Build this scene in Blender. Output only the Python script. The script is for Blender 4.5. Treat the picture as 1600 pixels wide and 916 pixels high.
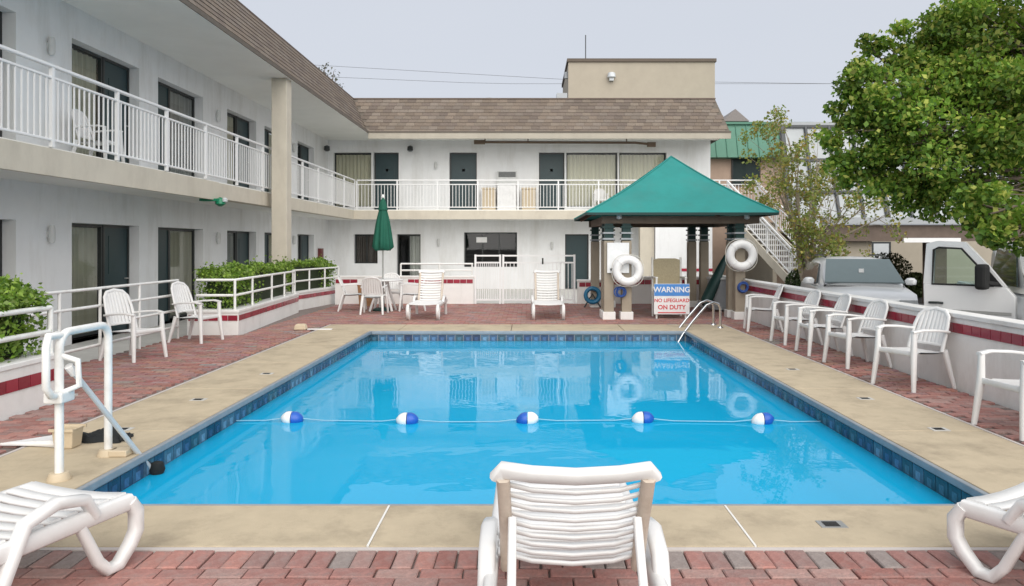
import bpy, math, random
from mathutils import Vector, Matrix
R = math.radians
random.seed(7)
for o in list(bpy.data.objects): bpy.data.objects.remove(o)
S = bpy.context.scene
C = S.collection
# ------------------------------------------------------------------ camera
F, VX, VY, H = 1150.0, 825.0, 384.0, 1.5       # pixels (1600x916 photo), eye height in metres
cd = bpy.data.cameras.new('camera'); cam = bpy.data.objects.new('camera', cd); C.objects.link(cam)
cam.location = (0, 0, H); cam.rotation_euler = (R(90), 0, 0)
cd.sensor_width = 36; cd.lens = 36*F/1600; cd.shift_x = (800-VX)/1600; cd.shift_y = (VY-458)/1600
cd.clip_start = .05; cd.clip_end = 2000
S.camera = cam
# ------------------------------------------------------------------ light
SUN_EL, SUN_AZ = 36, 164          # azimuth clockwise from +Y: behind the camera, a little to the right
w = bpy.data.worlds.new('World'); S.world = w; w.use_nodes = True
nt = w.node_tree; nt.nodes.clear()
sky = nt.nodes.new('ShaderNodeTexSky'); sky.sky_type = 'NISHITA'; sky.sun_disc = False
sky.sun_elevation = R(SUN_EL); sky.sun_rotation = R(SUN_AZ); sky.dust_density = 4; sky.air_density = 1
bg1 = nt.nodes.new('ShaderNodeBackground'); bg1.inputs[1].default_value = .05
bg2 = nt.nodes.new('ShaderNodeBackground'); bg2.inputs[0].default_value = (.72, .755, .83, 1); bg2.inputs[1].default_value = .395
tc = nt.nodes.new('ShaderNodeTexCoord'); nz = nt.nodes.new('ShaderNodeTexNoise'); nz.inputs['Scale'].default_value = 1.6; nz.inputs['Detail'].default_value = 4
mp = nt.nodes.new('ShaderNodeMapping'); mp.inputs['Scale'].default_value = (1, 1, 3)
cr = nt.nodes.new('ShaderNodeMapRange'); cr.inputs['To Min'].default_value = .84; cr.inputs['To Max'].default_value = .95
mx = nt.nodes.new('ShaderNodeMixShader'); wo = nt.nodes.new('ShaderNodeOutputWorld')
L = nt.links.new
L(tc.outputs['Generated'], mp.inputs[0]); L(mp.outputs[0], nz.inputs['Vector']); L(nz.outputs['Fac'], cr.inputs['Value'])
L(sky.outputs[0], bg1.inputs[0]); L(cr.outputs[0], mx.inputs[0]); L(bg1.outputs[0], mx.inputs[1]); L(bg2.outputs[0], mx.inputs[2]); L(mx.outputs[0], wo.inputs[0])
sd = bpy.data.lights.new('sun', 'SUN'); sd.energy = 1.5; sd.angle = R(85); sd.color = (1, .965, .9)
sun = bpy.data.objects.new('sun', sd); C.objects.link(sun); sun.location = (0, 0, 30)
sdir = Vector((math.sin(R(SUN_AZ))*math.cos(R(SUN_EL)), math.cos(R(SUN_AZ))*math.cos(R(SUN_EL)), math.sin(R(SUN_EL))))
sun.rotation_euler = sdir.to_track_quat('Z', 'Y').to_euler()
S.view_settings.view_transform = 'Standard'; S.view_settings.look = 'None'; S.view_settings.exposure = 1.3; S.view_settings.gamma = 1
S.render.engine = 'CYCLES'
try:
    S.cycles.transparent_max_bounces = 16; S.cycles.max_bounces = 8; S.cycles.caustics_reflective = False; S.cycles.caustics_refractive = False
except Exception: pass

def PX(x, Y): return (x-VX)/F*Y
def PZ(y, Y): return H+(VY-y)/F*Y
# ------------------------------------------------------------------ materials
def lin(c): return tuple(((v/255)/12.92 if v/255 <= .04045 else ((v/255+.055)/1.055)**2.4) for v in c)
MATS = {}
def M(name, col, rough=.6, var=.1, scale=6, bump=0, bscale=60, metal=0, rand=0, attr=False, stretch=(1, 1, 1), spec=.5, dirt=None, coat=0, sub=0):
    m = bpy.data.materials.new(name); m.use_nodes = True; n = m.node_tree; l = n.links.new
    b = n.nodes['Principled BSDF']
    b.inputs['Roughness'].default_value = rough; b.inputs['Metallic'].default_value = metal; b.inputs['Specular IOR Level'].default_value = spec
    b.inputs['Coat Weight'].default_value = coat
    t = n.nodes.new('ShaderNodeTexCoord'); mpn = n.nodes.new('ShaderNodeMapping'); mpn.inputs['Scale'].default_value = stretch
    l(t.outputs['Object'], mpn.inputs[0])
    nz = n.nodes.new('ShaderNodeTexNoise'); nz.inputs['Scale'].default_value = scale; nz.inputs['Detail'].default_value = 6; nz.inputs['Roughness'].default_value = .65
    l(mpn.outputs[0], nz.inputs['Vector'])
    mr = n.nodes.new('ShaderNodeMapRange'); mr.inputs['From Min'].default_value = .25; mr.inputs['From Max'].default_value = .75
    mr.inputs['To Min'].default_value = 1-var; mr.inputs['To Max'].default_value = 1+var; l(nz.outputs['Fac'], mr.inputs['Value'])
    val = mr.outputs[0]
    if rand:
        oi = n.nodes.new('ShaderNodeObjectInfo'); m2 = n.nodes.new('ShaderNodeMapRange')
        m2.inputs['To Min'].default_value = 1-rand; m2.inputs['To Max'].default_value = 1+rand; l(oi.outputs['Random'], m2.inputs['Value'])
        mm = n.nodes.new('ShaderNodeMath'); mm.operation = 'MULTIPLY'; l(val, mm.inputs[0]); l(m2.outputs[0], mm.inputs[1]); val = mm.outputs[0]
    vm = n.nodes.new('ShaderNodeVectorMath'); vm.operation = 'SCALE'; l(val, vm.inputs['Scale'])
    if attr:
        a = n.nodes.new('ShaderNodeAttribute'); a.attribute_name = 'Col'; l(a.outputs['Color'], vm.inputs[0])
    else: vm.inputs[0].default_value = col
    out = vm.outputs[0]
    if dirt:
        dcol, amt, dst = dirt
        mp2 = n.nodes.new('ShaderNodeMapping'); mp2.inputs['Scale'].default_value = dst; l(t.outputs['Object'], mp2.inputs[0])
        n2 = n.nodes.new('ShaderNodeTexNoise'); n2.inputs['Scale'].default_value = 1; n2.inputs['Detail'].default_value = 8; n2.inputs['Roughness'].default_value = .7; l(mp2.outputs[0], n2.inputs['Vector'])
        m3 = n.nodes.new('ShaderNodeMapRange'); m3.inputs['From Min'].default_value = .48; m3.inputs['From Max'].default_value = .78; m3.inputs['To Max'].default_value = amt; l(n2.outputs['Fac'], m3.inputs['Value'])
        mixn = n.nodes.new('ShaderNodeMix'); mixn.data_type = 'RGBA'; l(m3.outputs[0], mixn.inputs[0]); l(out, mixn.inputs[6]); mixn.inputs[7].default_value = (*dcol, 1); out = mixn.outputs[2]
    l(out, b.inputs['Base Color'])
    if bump:
        n3 = n.nodes.new('ShaderNodeTexNoise'); n3.inputs['Scale'].default_value = bscale; n3.inputs['Detail'].default_value = 4; l(t.outputs['Object'], n3.inputs['Vector'])
        bp = n.nodes.new('ShaderNodeBump'); bp.inputs['Strength'].default_value = bump; bp.inputs['Distance'].default_value = .01; l(n3.outputs['Fac'], bp.inputs['Height']); l(bp.outputs[0], b.inputs['Normal'])
    if sub:
        tr = n.nodes.new('ShaderNodeBsdfTranslucent'); l(out, tr.inputs[0]); ms = n.nodes.new('ShaderNodeMixShader'); ms.inputs[0].default_value = sub
        l(b.outputs[0], ms.inputs[1]); l(tr.outputs[0], ms.inputs[2]); l(ms.outputs[0], n.nodes['Material Output'].inputs[0])
    MATS[name] = m
    return m
def thin_glass(name, tint, rough=.02, ior=1.45, bump=0, bsc=1.0, mixmin=0, scatter=None):
    m = bpy.data.materials.new(name); m.use_nodes = True; n = m.node_tree; l = n.links.new; n.nodes.remove(n.nodes['Principled BSDF'])
    tr = n.nodes.new('ShaderNodeBsdfTransparent'); tr.inputs[0].default_value = (*tint, 1)
    g = n.nodes.new('ShaderNodeBsdfGlossy'); g.inputs['Roughness'].default_value = rough
    fr = n.nodes.new('ShaderNodeFresnel'); fr.inputs[0].default_value = ior; ms = n.nodes.new('ShaderNodeMixShader')
    fac = fr.outputs[0]; under = tr.outputs[0]
    if scatter:                                   # light scattered back by the body of the water
        df = n.nodes.new('ShaderNodeBsdfDiffuse'); df.inputs[0].default_value = (*scatter[0], 1); m0 = n.nodes.new('ShaderNodeMixShader'); m0.inputs[0].default_value = scatter[1]
        l(tr.outputs[0], m0.inputs[1]); l(df.outputs[0], m0.inputs[2]); under = m0.outputs[0]
    if mixmin:
        mm = n.nodes.new('ShaderNodeMath'); mm.operation = 'MAXIMUM'; mm.inputs[1].default_value = mixmin; l(fac, mm.inputs[0]); fac = mm.outputs[0]
    l(fac, ms.inputs[0]); l(under, ms.inputs[1]); l(g.outputs[0], ms.inputs[2]); l(ms.outputs[0], n.nodes['Material Output'].inputs[0])
    if bump:
        t = n.nodes.new('ShaderNodeTexCoord'); a = n.nodes.new('ShaderNodeTexNoise'); a.inputs['Scale'].default_value = bsc; a.inputs['Detail'].default_value = 3; a.inputs['Distortion'].default_value = .4
        l(t.outputs['Object'], a.inputs['Vector']); bp = n.nodes.new('ShaderNodeBump'); bp.inputs['Strength'].default_value = bump; bp.inputs['Distance'].default_value = .1
        l(a.outputs['Fac'], bp.inputs['Height']); l(bp.outputs[0], g.inputs['Normal']); l(bp.outputs[0], fr.inputs['Normal'])
    MATS[name] = m
    return m
M('asphalt', (.07, .07, .072), .9, .2, 3, .3, 80)
M('concrete_walk', (.52, .51, .48), .85, .12, 3, .2, 60)
M('mortar', (.20, .165, .15), .95, .2, 20)
M('brick', (1, 1, 1), .9, .24, 26, .6, 70, attr=True, dirt=((.26, .235, .22), .75, (9, 9, 9)))
M('coping', (.50, .415, .29), .8, .1, 5, .2, 120, dirt=((.25, .20, .14), .8, (2.3, 2.3, 2.3)))
M('coping_edge', (.27, .30, .33), .5, .15, 10)
M('caulk', (.78, .76, .72), .7, .05)
M('tile_dark', (1, 1, 1), .18, .35, 22, attr=True)
M('plaster_blue', (.03, .56, .93), .6, .06, .8)
M('step_white', (.62, .80, .90), .6, .05)
M('white_wall', (.81, .82, .83), .7, .04, 2, .12, 50, dirt=((.50, .485, .45), .55, (1.6, 1.6, .30)))
M('low_wall', (.80, .79, .77), .7, .05, 3, .15, 50, dirt=((.42, .38, .33), .45, (2.5, 2.5, .9)))
M('soffit', (.84, .845, .81), .75, .04, 1.5)
M('tan_trim', (.58, .53, .44), .75, .06, 3, .1, 40, dirt=((.30, .26, .21), .4, (1.5, 1.5, .6)))
M('eave_paint', (.42, .385, .32), .75, .08, 3, dirt=((.28, .25, .2), .4, (1.5, 1.5, .6)))
M('stucco', (.40, .355, .285), .9, .06, 2, .3, 40, dirt=((.34, .30, .24), .3, (.8, .8, .3)))
M('pink_stucco', (.50, .37, .29), .9, .08, 3)
M('brown_cap', (.11, .085, .065), .7, .1)
M('brown_fascia', (.13, .095, .075), .7, .2, 4)
M('white_paint', (.80, .80, .80), .4, .03, 8)
M('pipe_white', (.80, .80, .78), .4, .06, 8, dirt=((.42, .36, .28), .35, (7, 7, 7)))
M('resin', (.74, .735, .725), .42, .03, 6, dirt=((.48, .43, .36), .22, (5, 5, 5)))
M('resin_brown', (.56, .48, .40), .5, .12, 14, dirt=((.30, .22, .15), .5, (9, 9, 9)))  # browner resin with dark brown blotches, for the lounger back stiles
M('shingle', (1, 1, 1), .95, .22, 25, .4, 120, attr=True)
M('roof_base', (.14, .12, .10), .95)
M('roof_flat', (.30, .29, .28), .95)
M('door_teal', (.018, .045, .052), .4, .1)
M('frame_dark', (.03, .035, .036), .4)
M('frame_alu', (.45, .45, .44), .35, .05, 8, metal=.6)
M('curtain', (.80, .77, .60), .9, .08, 4, stretch=(1, 1, .1))
M('curtain_grey', (.60, .61, .58), .9, .1, 4, stretch=(1, 1, .1))
M('room_dark', (.025, .025, .026), .95)  # near-black surfaces: the darkness of the unlit rooms is put into the colour
M('red_tile', (.30, .022, .045), .25, .15, 12, rand=.28)
M('grout', (.55, .50, .47), .9)
M('soil', (.06, .045, .03), .95, .3, 12)
M('leaf_hedge', (1, 1, 1), .55, .1, 3, attr=True, sub=.3)
M('leaf_maple', (1, 1, 1), .6, .1, 3, attr=True, sub=.45)
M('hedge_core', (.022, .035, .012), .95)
M('bark', (.14, .11, .085), .9, .25, 12, .5, 30)
M('bark_pale', (.28, .235, .18), .9, .2, 12, .4, 30)
M('teal_canvas', (.018, .235, .215), .75, .12, 2.0, .35, 5, dirt=((.05, .20, .185), .5, (1.5, 1.5, 1.5)))
M('green_dark', (.008, .04, .036), .6)
M('umbrella_green', (.005, .095, .058), .8, .15, 10, .1, 60)
M('post_tan', (.34, .29, .225), .8, .08, 6, .15, 50)
M('beam_brown', (.16, .115, .085), .8, .15, 6)
M('green_metal', (.06, .19, .13), .5, .07, 3)
M('steel_dark', (.06, .065, .07), .5, .05)
M('panel_pane', (.36, .385, .40), .25, .12, 1.2)
M('panel_white', (.56, .59, .61), .3, .06, 2)
M('gutter_grey', (.36, .38, .40), .4, .05)
M('chrome', (.75, .76, .77), .15, .03, 8, metal=1)
M('silver_paint', (.68, .69, .70), .3, .03, 5, metal=.1, coat=.6)
M('white_car', (.80, .80, .80), .25, .02, 4, coat=.7)
M('car_glass', (.035, .05, .05), .05, .02, spec=.8)
M('windscreen', (.13, .17, .175), .3, .05, spec=.6)  # paler than car_glass: reflected sky is put into the colour
M('rubber', (.012, .012, .012), .75)
M('headlamp', (.6, .62, .64), .1, spec=.9)
M('ring_white', (.82, .81, .80), .45, .03)
M('rope_blue', (.03, .08, .28), .8, .2, 20)
M('float_blue', (.015, .10, .46), .35)
M('rope_pool', (.25, .48, .60), .8)
M('rope', (.62, .60, .55), .8)
M('sign_white', (.80, .80, .80), .4)
M('sign_blue', (.06, .24, .62), .4)
M('meter_red', (.14, .03, .03), .5)
M('sign_red', (.62, .03, .04), .4)
M('mesh_tan', (.42, .36, .24), .85, .15, 30)
M('black_cloth', (.012, .014, .014), .9, .2, 10)
M('beige_plastic', (.58, .48, .34), .5, .08)
M('lamp_grey', (.60, .61, .60), .4)
M('blue_plastic', (.02, .16, .30), .4)
M('orange_brown', (.36, .19, .09), .7, .2)
M('lamp_green', (.01, .22, .11), .3)
M('gravel_roof', (.24, .22, .21), .9)
M('wire', (.20, .21, .23), .8)
M('wood_pole', (.12, .095, .075), .9, .2)
M('shutter_brown', (.10, .085, .075), .5, .15)
thin_glass('glass', (.93, .95, .94), .02, 1.5)
thin_glass('cab_glass', (.62, .80, .76), .02, 1.5)
thin_glass('water', (.90, .99, 1.0), .010, 1.33, .035, 1.5, scatter=((.015, .60, 1.0), .60))

# ------------------------------------------------------------------ mesh builder
class MB:
    def __init__(s): s.v = []; s.f = []; s.c = []; s.cur = None
    def quad(s, *p):
        i = len(s.v); s.v += [tuple(q) for q in p]; s.f.append(tuple(range(i, i+len(p)))); s.c.append(s.cur)
        return s
    def box(s, x0, x1, y0, y1, z0, z1, mat=None):
        P = [Vector(p) for p in ((x0, y0, z0), (x1, y0, z0), (x1, y1, z0), (x0, y1, z0), (x0, y0, z1), (x1, y0, z1), (x1, y1, z1), (x0, y1, z1))]
        if mat is not None: P = [mat @ p for p in P]
        i = len(s.v); s.v += [tuple(p) for p in P]
        for f in ((0, 3, 2, 1), (4, 5, 6, 7), (0, 1, 5, 4), (1, 2, 6, 5), (2, 3, 7, 6), (3, 0, 4, 7)): s.f.append(tuple(i+k for k in f)); s.c.append(s.cur)
        return s
    def prism(s, poly, z0, z1):
        i = len(s.v); n = len(poly)
        s.v += [(x, y, z0) for x, y in poly]+[(x, y, z1) for x, y in poly]
        s.f.append(tuple(i+k for k in range(n-1, -1, -1))); s.f.append(tuple(i+n+k for k in range(n)))
        for k in range(n): s.f.append((i+k, i+(k+1) % n, i+n+(k+1) % n, i+n+k))
        s.c += [s.cur]*(n+2)
        return s
    def rings(s, rings, cap=True, close=True):
        i = len(s.v); n = len(rings[0])
        for r in rings: s.v += [tuple(p) for p in r]
        for a in range(len(rings)-1):
            for k in range(n if close else n-1):
                k2 = (k+1) % n
                s.f.append((i+a*n+k, i+a*n+k2, i+(a+1)*n+k2, i+(a+1)*n+k)); s.c.append(s.cur)
        if cap:
            s.f.append(tuple(i+k for k in range(n-1, -1, -1))); s.f.append(tuple(i+(len(rings)-1)*n+k for k in range(n))); s.c += [s.cur]*2
        return s
    def sweep(s, pts, prof, closed=False, scales=None, up=None):
        pts = [Vector(p) for p in pts]; n = len(pts); fr = []
        last = None
        for k in range(n):
            if closed: t = pts[(k+1) % n]-pts[k-1]
            else: t = pts[min(k+1, n-1)]-pts[max(k-1, 0)]
            t.normalize()
            if last is None:
                u = Vector(up) if up else (Vector((0, 0, 1)) if abs(t.z) < .9 else Vector((0, 1, 0)))
            else: u = last
            u = (u-t*u.dot(t)).normalized(); last = u
            r = t.cross(u); sc = scales[k] if scales else 1
            fr.append([pts[k]+r*(a*sc)+u*(b*sc) for a, b in prof])
        if closed: fr.append(fr[0])
        return s.rings(fr, cap=not closed)
    def tube(s, pts, r, seg=8, closed=False, scales=None):
        return s.sweep(pts, [(r*math.cos(2*math.pi*k/seg), r*math.sin(2*math.pi*k/seg)) for k in range(seg)], closed, scales)
    def bar(s, pts, w, h, scales=None, up=None):
        c = min(w, h)*.22; w /= 2; h /= 2
        return s.sweep(pts, [(-w, -h+c), (-w+c, -h), (w-c, -h), (w, -h+c), (w, h-c), (w-c, h), (-w+c, h), (-w, h-c)], scales=scales, up=up)
    def lathe(s, prof, seg=16, at=(0, 0, 0)):
        rg = [[(at[0]+r*math.cos(2*math.pi*k/seg), at[1]+r*math.sin(2*math.pi*k/seg), at[2]+z) for k in range(seg)] for r, z in prof]
        return s.rings(rg)
    def torus(s, c, R0, r, axis='y', seg=28, sg=10):
        rg = []
        for a in range(seg):
            t = 2*math.pi*a/seg; ring = []
            for b in range(sg):
                q = 2*math.pi*b/sg; rr = R0+r*math.cos(q); h = r*math.sin(q)
                ring.append((c[0]+rr*math.cos(t), c[1]+h, c[2]+rr*math.sin(t)) if axis == 'y' else (c[0]+rr*math.cos(t), c[1]+rr*math.sin(t), c[2]+h))
            rg.append(ring)
        rg.append(rg[0]); return s.rings(rg, cap=False)
    def mesh(s, name, mat, smooth=False):
        me = bpy.data.meshes.new(name); me.from_pydata(s.v, [], s.f); me.materials.append(MATS[mat] if isinstance(mat, str) else mat)
        if any(c is not None for c in s.c):
            a = me.color_attributes.new('Col', 'FLOAT_COLOR', 'CORNER'); buf = []
            for f, c in zip(s.f, s.c): buf += [*(c or (.5, .5, .5)), 1]*len(f)
            a.data.foreach_set('color', buf)
        if smooth: me.shade_smooth() if smooth is True else me.shade_auto(smooth)
        me.validate(); me.update()
        return me
def smooth_auto(me, ang=40):
    me.shade_smooth()
    import bmesh
    b = bmesh.new(); b.from_mesh(me); bmesh.ops.remove_doubles(b, verts=b.verts, dist=1e-5); bmesh.ops.recalc_face_normals(b, faces=b.faces)
    for e in b.edges:
        if len(e.link_faces) == 2 and e.calc_face_angle(0) > R(ang): e.smooth = False
    b.to_mesh(me); b.free()
def wloc(o):
    v = Vector((0, 0, 0))
    while o: v += o.location; o = o.parent
    return v
def obj(name, data, parent=None, loc=None, rot=None, world=False):
    o = bpy.data.objects.new(name, data); C.objects.link(o)
    if parent: o.parent = parent
    if world: o.location = Vector(loc or (0, 0, 0))-wloc(parent)
    elif loc: o.location = loc
    if rot: o.rotation_euler = rot
    return o
def part(name, mb, mat, parent, smooth=0, world=True, bevel=0):
    me = mb.mesh(name, mat)
    if smooth: smooth_auto(me, smooth)
    o = obj(name, me, parent, world=world)
    if bevel:
        b = o.modifiers.new('bevel', 'BEVEL'); b.width = bevel; b.segments = 2; b.limit_method = 'ANGLE'
    return o
def tag(o, label, cat, group=None):
    o['label'] = label; o['category'] = cat
    if group: o['group'] = group
    return o
def thing(name, label, cat, loc=(0, 0, 0), rz=0, group=None):
    o = obj(name, None, loc=loc, rot=(0, 0, rz)); o.empty_display_size = .1
    return tag(o, label, cat, group)
def struct(name, mb, mat, smooth=0):
    o = part(name, mb, mat, None, smooth, world=False); o['kind'] = 'structure'
    return o
def copy_tree(o, parent=None):
    c = o.copy(); C.objects.link(c); c.parent = parent
    for ch in o.children: copy_tree(ch, c)
    return c
def B(*a): return MB().box(*a)

# ================================================================== SETTING
PX0, PX1, PY0, PY1 = -2.79, 2.79, 4.25, 12.97     # pool opening
WL = -.18                                          # water level
GZ = -.40; CZ = -.12
def holed(x0, x1, y0, y1, hx0, hx1, hy0, hy1, z):
    m = MB()
    m.quad((x0, y0, z), (x1, y0, z), (x1, hy0, z), (x0, hy0, z)); m.quad((x0, hy1, z), (x1, hy1, z), (x1, y1, z), (x0, y1, z))
    m.quad((x0, hy0, z), (hx0, hy0, z), (hx0, hy1, z), (x0, hy1, z)); m.quad((hx1, hy0, z), (x1, hy0, z), (x1, hy1, z), (hx1, hy1, z))
    return m
struct('parking_lot', holed(-700, 700, -300, 1200, -5.5, 4.4, -5, 18.9, GZ), 'asphalt')
# courtyard walkway, beside and behind the raised deck
m = MB(); m.prism([(-9.5, -6), (-5.75, -6), (-5.75, 19.2), (6.9, 19.2), (6.9, 29), (-9.5, 29)], GZ-.1, CZ)
struct('walkway', m, 'concrete_walk')
# raised deck bed
DX0, DX1, DY0, DY1 = -5.74, 4.50, -6.0, 19.19
m = holed(DX0, DX1, DY0, DY1, PX0-.02, PX1+.02, PY0-.02, PY1+.02, -.02)
for a, b in (((DX0, DY0), (DX1, DY0)), ((DX1, DY0), (DX1, DY1)), ((DX1, DY1), (DX0, DY1)), ((DX0, DY1), (DX0, DY0))):
    m.quad((*a, GZ-.1), (*b, GZ-.1), (*b, -.02), (*a, -.02))
deck = struct('brick_deck', m, 'mortar')
# coping ring
CX0, CX1, CY0, CY1 = -3.74, 3.70, 3.66, 14.0
coping = struct('pool_coping', MB().box(CX0+.01, CX1-.01, CY0+.005, CY0+.01, -.019, -.012), 'mortar')
def slab(x0, x1, y0, y1):
    o = part('coping_slab', B(x0+.006, x1-.006, y0+.006, y1-.006, -.10, .003), 'coping', coping, bevel=.006); return o
jx = [CX0, -.80, 1.135, CX1]
for a, b in zip(jx, jx[1:]): slab(a, b, CY0, PY0)
for a, b in zip([CX0, -2.3, -.3, 1.7, CX1], [-2.3, -.3, 1.7, CX1]): slab(a, b, PY1, CY1)
ys = [PY0, 5.95, 7.7, 9.45, 11.2, PY1]
for a, b in zip(ys, ys[1:]): slab(CX0, PX0, a, b); slab(PX1, CX1, a, b)
for x in jx[1:3]: part('joint_sealant', B(x-.0055, x+.0055, CY0+.01, PY0-.01, -.05, .0045), 'caulk', coping)
e = .035
lip = MB()
for (x0, x1, y0, y1) in ((PX0-.005, PX0+e, PY0, PY1), (PX1-e, PX1+.005, PY0, PY1), (PX0+e, PX1-e, PY1-e, PY1+.005), (PX0+e, PX1-e, PY0-.005, PY0+e)): lip.box(x0, x1, y0, y1, -.055, -.001)
part('coping_lip', lip, 'coping_edge', coping, bevel=.008)
# light border strip between coping and brick
bs = MB(); bs.box(CX0-.03, CX1+.03, CY0-.034, CY0-.002, -.05, .001).box(CX0-.03, CX0-.002, CY0, CY1, -.05, .001).box(CX1+.002, CX1+.03, CY0, CY1, -.05, .001)
part('border_strip', bs, 'grout', coping)
# small deck drains / lids in the coping
for x, y in ((1.63, 3.95), (-3.2, 7.15), (-3.3, 6.0), (-3.05, 8.6), (3.2, 8.9), (3.3, 7.2), (3.35, 6.0)):
    near = y < 5
    d = part('drain_lid', B(x-.07, x+.07, y-.05, y+.05, 0, .0065), 'frame_alu' if near else 'concrete_walk', coping)
    for k in range(4): part('drain_slot', B(x-.045, x+.035, y-.033+k*.018, y-.022+k*.018, .004, .0085), 'rubber', d)
# bricks: running bond, soldier course against the near coping
BC = [lin(c) for c in ((164, 118, 110), (156, 114, 107), (172, 124, 114), (148, 116, 110), (160, 128, 121), (150, 104, 96), (168, 134, 126), (146, 134, 129))]
proto = []
for c in BC:
    mb = MB(); mb.cur = c; q = .006
    mb.rings([[(-.096, -.046, -.03), (.096, -.046, -.03), (.096, .046, -.03), (-.096, .046, -.03)], [(-.096, -.046, -.005), (.096, -.046, -.005), (.096, .046, -.005), (-.096, .046, -.005)],
              [(-.096+q, -.046+q, 0), (.096-q, -.046+q, 0), (.096-q, .046-q, 0), (-.096+q, .046-q, 0)]]); proto.append(mb.mesh('brick', 'brick'))
bricks = []
def deck_free(x, y, hx, hy):
    if CX0-.03 < x+hx and x-hx < CX1+.03 and CY0-.034 < y+hy and y-hy < CY1+.002: return False
    if x-hx < DX0 or x+hx > DX1 or y+hy > DY1: return False
    if x < -4.5 and y < 7.26: return False
    if x < -4.8 and y > 12.3: return False
    return True
r = 0; y = 2.3
ROWS = []
yy = CY0-.034-.10
k = 0
while k < 52:
    x = CX0-2.05+.05+k*0
    k += 1
for k in range(int((CX1+.7-(CX0-.7))/.1)): bricks.append((CX0-.7+.05+k*.1, CY0-.034-.1, math.pi/2))
y = CY0-.034-.2-.05; r = 0
while y > 2.0:
    for k in range(52): bricks.append((-5.2+k*.2+(.1 if r % 2 else 0), y, 0))
    y -= .1; r += 1
y = CY0-.034+.05
while y < DY1:
    for k in range(54):
        x = -5.64+k*.2+(.1 if r % 2 else 0)
        if deck_free(x, y, .1, .05): bricks.append((x, y, 0))
    y += .1; r += 1
bricks = [b for b in bricks if b[0] > DX0+.1 and b[0] < DX1-.1 and not (b[0] < -4.5 and b[1] < 7.26) and (b[2] == 0 and True or True)]
def vis(b):
    px, py = VX+F*b[0]/b[1], VY+F*H/b[1]
    return -60 < px < 1660 and py < 980
bricks.sort(key=lambda b: (0 if vis(b) else 1, b[1]))
rest = MB()
for i, (x, y, a) in enumerate(bricks):
    ci = random.choices(range(8), (5, 5, 4, 4, 3, 3, 2, 1 if a == 0 else 6))[0]; dz = random.uniform(-.004, .004); ra = a+random.uniform(-.03, .03)
    if i < 300: obj('brick', proto[ci], deck, (x+random.uniform(-.003, .003), y+random.uniform(-.003, .003), dz), (random.uniform(-.01, .01), random.uniform(-.01, .01), ra))
    else:
        rest.cur = tuple(v*random.uniform(.9, 1.08) for v in BC[ci]); hx, hy = (.096, .046) if a == 0 else (.046, .096)
        i0 = len(rest.v); z = dz
        rest.v += [(x-hx, y-hy, -.03), (x+hx, y-hy, -.03), (x+hx, y+hy, -.03), (x-hx, y+hy, -.03), (x-hx+.004, y-hy+.004, z), (x+hx-.004, y-hy+.004, z), (x+hx-.004, y+hy-.004, z), (x-hx+.004, y+hy-.004, z)]
        for f in ((4, 5, 6, 7), (0, 1, 5, 4), (1, 2, 6, 5), (2, 3, 7, 6), (3, 0, 4, 7)): rest.f.append(tuple(i0+q for q in f)); rest.c.append(rest.cur)
o = part('bricks', rest, 'brick', deck); o['kind'] = 'stuff'

# pool shell, waterline tiles, water
m = MB(); x0, x1, y0, y1 = PX0, PX1, PY0, PY1; zs, zd = -.75, -1.2; ym = 8.2
top = -.05
m.quad((x0, y0, zs), (x1, y0, zs), (x1, ym, zs), (x0, ym, zs)); m.quad((x0, ym, zs), (x1, ym, zs), (x1, y1, zd), (x0, y1, zd))
m.quad((x0, y0, top), (x0, y0, zs), (x0, ym, zs), (x0, y1, zd), (x0, y1, top)); m.quad((x1, y0, top), (x1, y1, top), (x1, y1, zd), (x1, ym, zs), (x1, y0, zs))
m.quad((x0, y0, top), (x1, y0, top), (x1, y0, zs), (x0, y0, zs)); m.quad((x0, y1, top), (x0, y1, zd), (x1, y1, zd), (x1, y1, top))
pool = struct('pool_basin', m, 'plaster_blue')
for k, (yy, zz) in enumerate(((4.62, -.34), (4.95, -.50), (5.28, -.64))):
    part('entry_step', B(-1.28, .10, PY0+.002, yy, zs+.001, zz), 'step_white', pool)
dn = part('main_drain', B(-.16, .16, 11.4, 11.72, -1.08, -1.03), 'frame_alu', pool)
TC = [lin(c) for c in ((44, 66, 96), (58, 84, 112), (34, 50, 78), (78, 104, 124), (50, 78, 92))]
tmesh = []
for c in TC:
    mb = MB(); mb.cur = c; mb.box(-.004, .006, -.071, .071, -.07, .07); mb.cur = tuple(v*2.0 for v in c); mb.box(.005, .008, -.028, .028, -.03, .03); tmesh.append(mb.mesh('tile', 'tile_dark'))
tz = -.140; n = int((y1-y0)/.15)
for k in range(n):
    y = y0+.075+.02+k*.15
    obj('tile', random.choice(tmesh), pool, (x0+.005, y, tz)); obj('tile', random.choice(tmesh), pool, (x1-.005, y, tz), (0, 0, math.pi))
for k in range(int((x1-x0)/.15)):
    x = x0+.08+k*.15
    obj('tile', random.choice(tmesh), pool, (x, y1-.005, tz), (0, 0, -math.pi/2))
gm = MB()
gm.box(x0+.0005, x0+.003, y0+.01, y1-.01, tz-.07, -.056).box(x1-.003, x1-.0005, y0+.01, y1-.01, tz-.07, -.056).box(x0+.01, x1-.01, y1-.003, y1-.0005, tz-.07, -.056)
part('tile_bed', gm, 'grout', pool)
m = MB(); m.quad((x0+.002, y0+.002, WL), (x1-.002, y0+.002, WL), (x1-.002, y1-.002, WL), (x0+.002, y1-.002, WL))
struct('pool_water', m, 'water')

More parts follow.
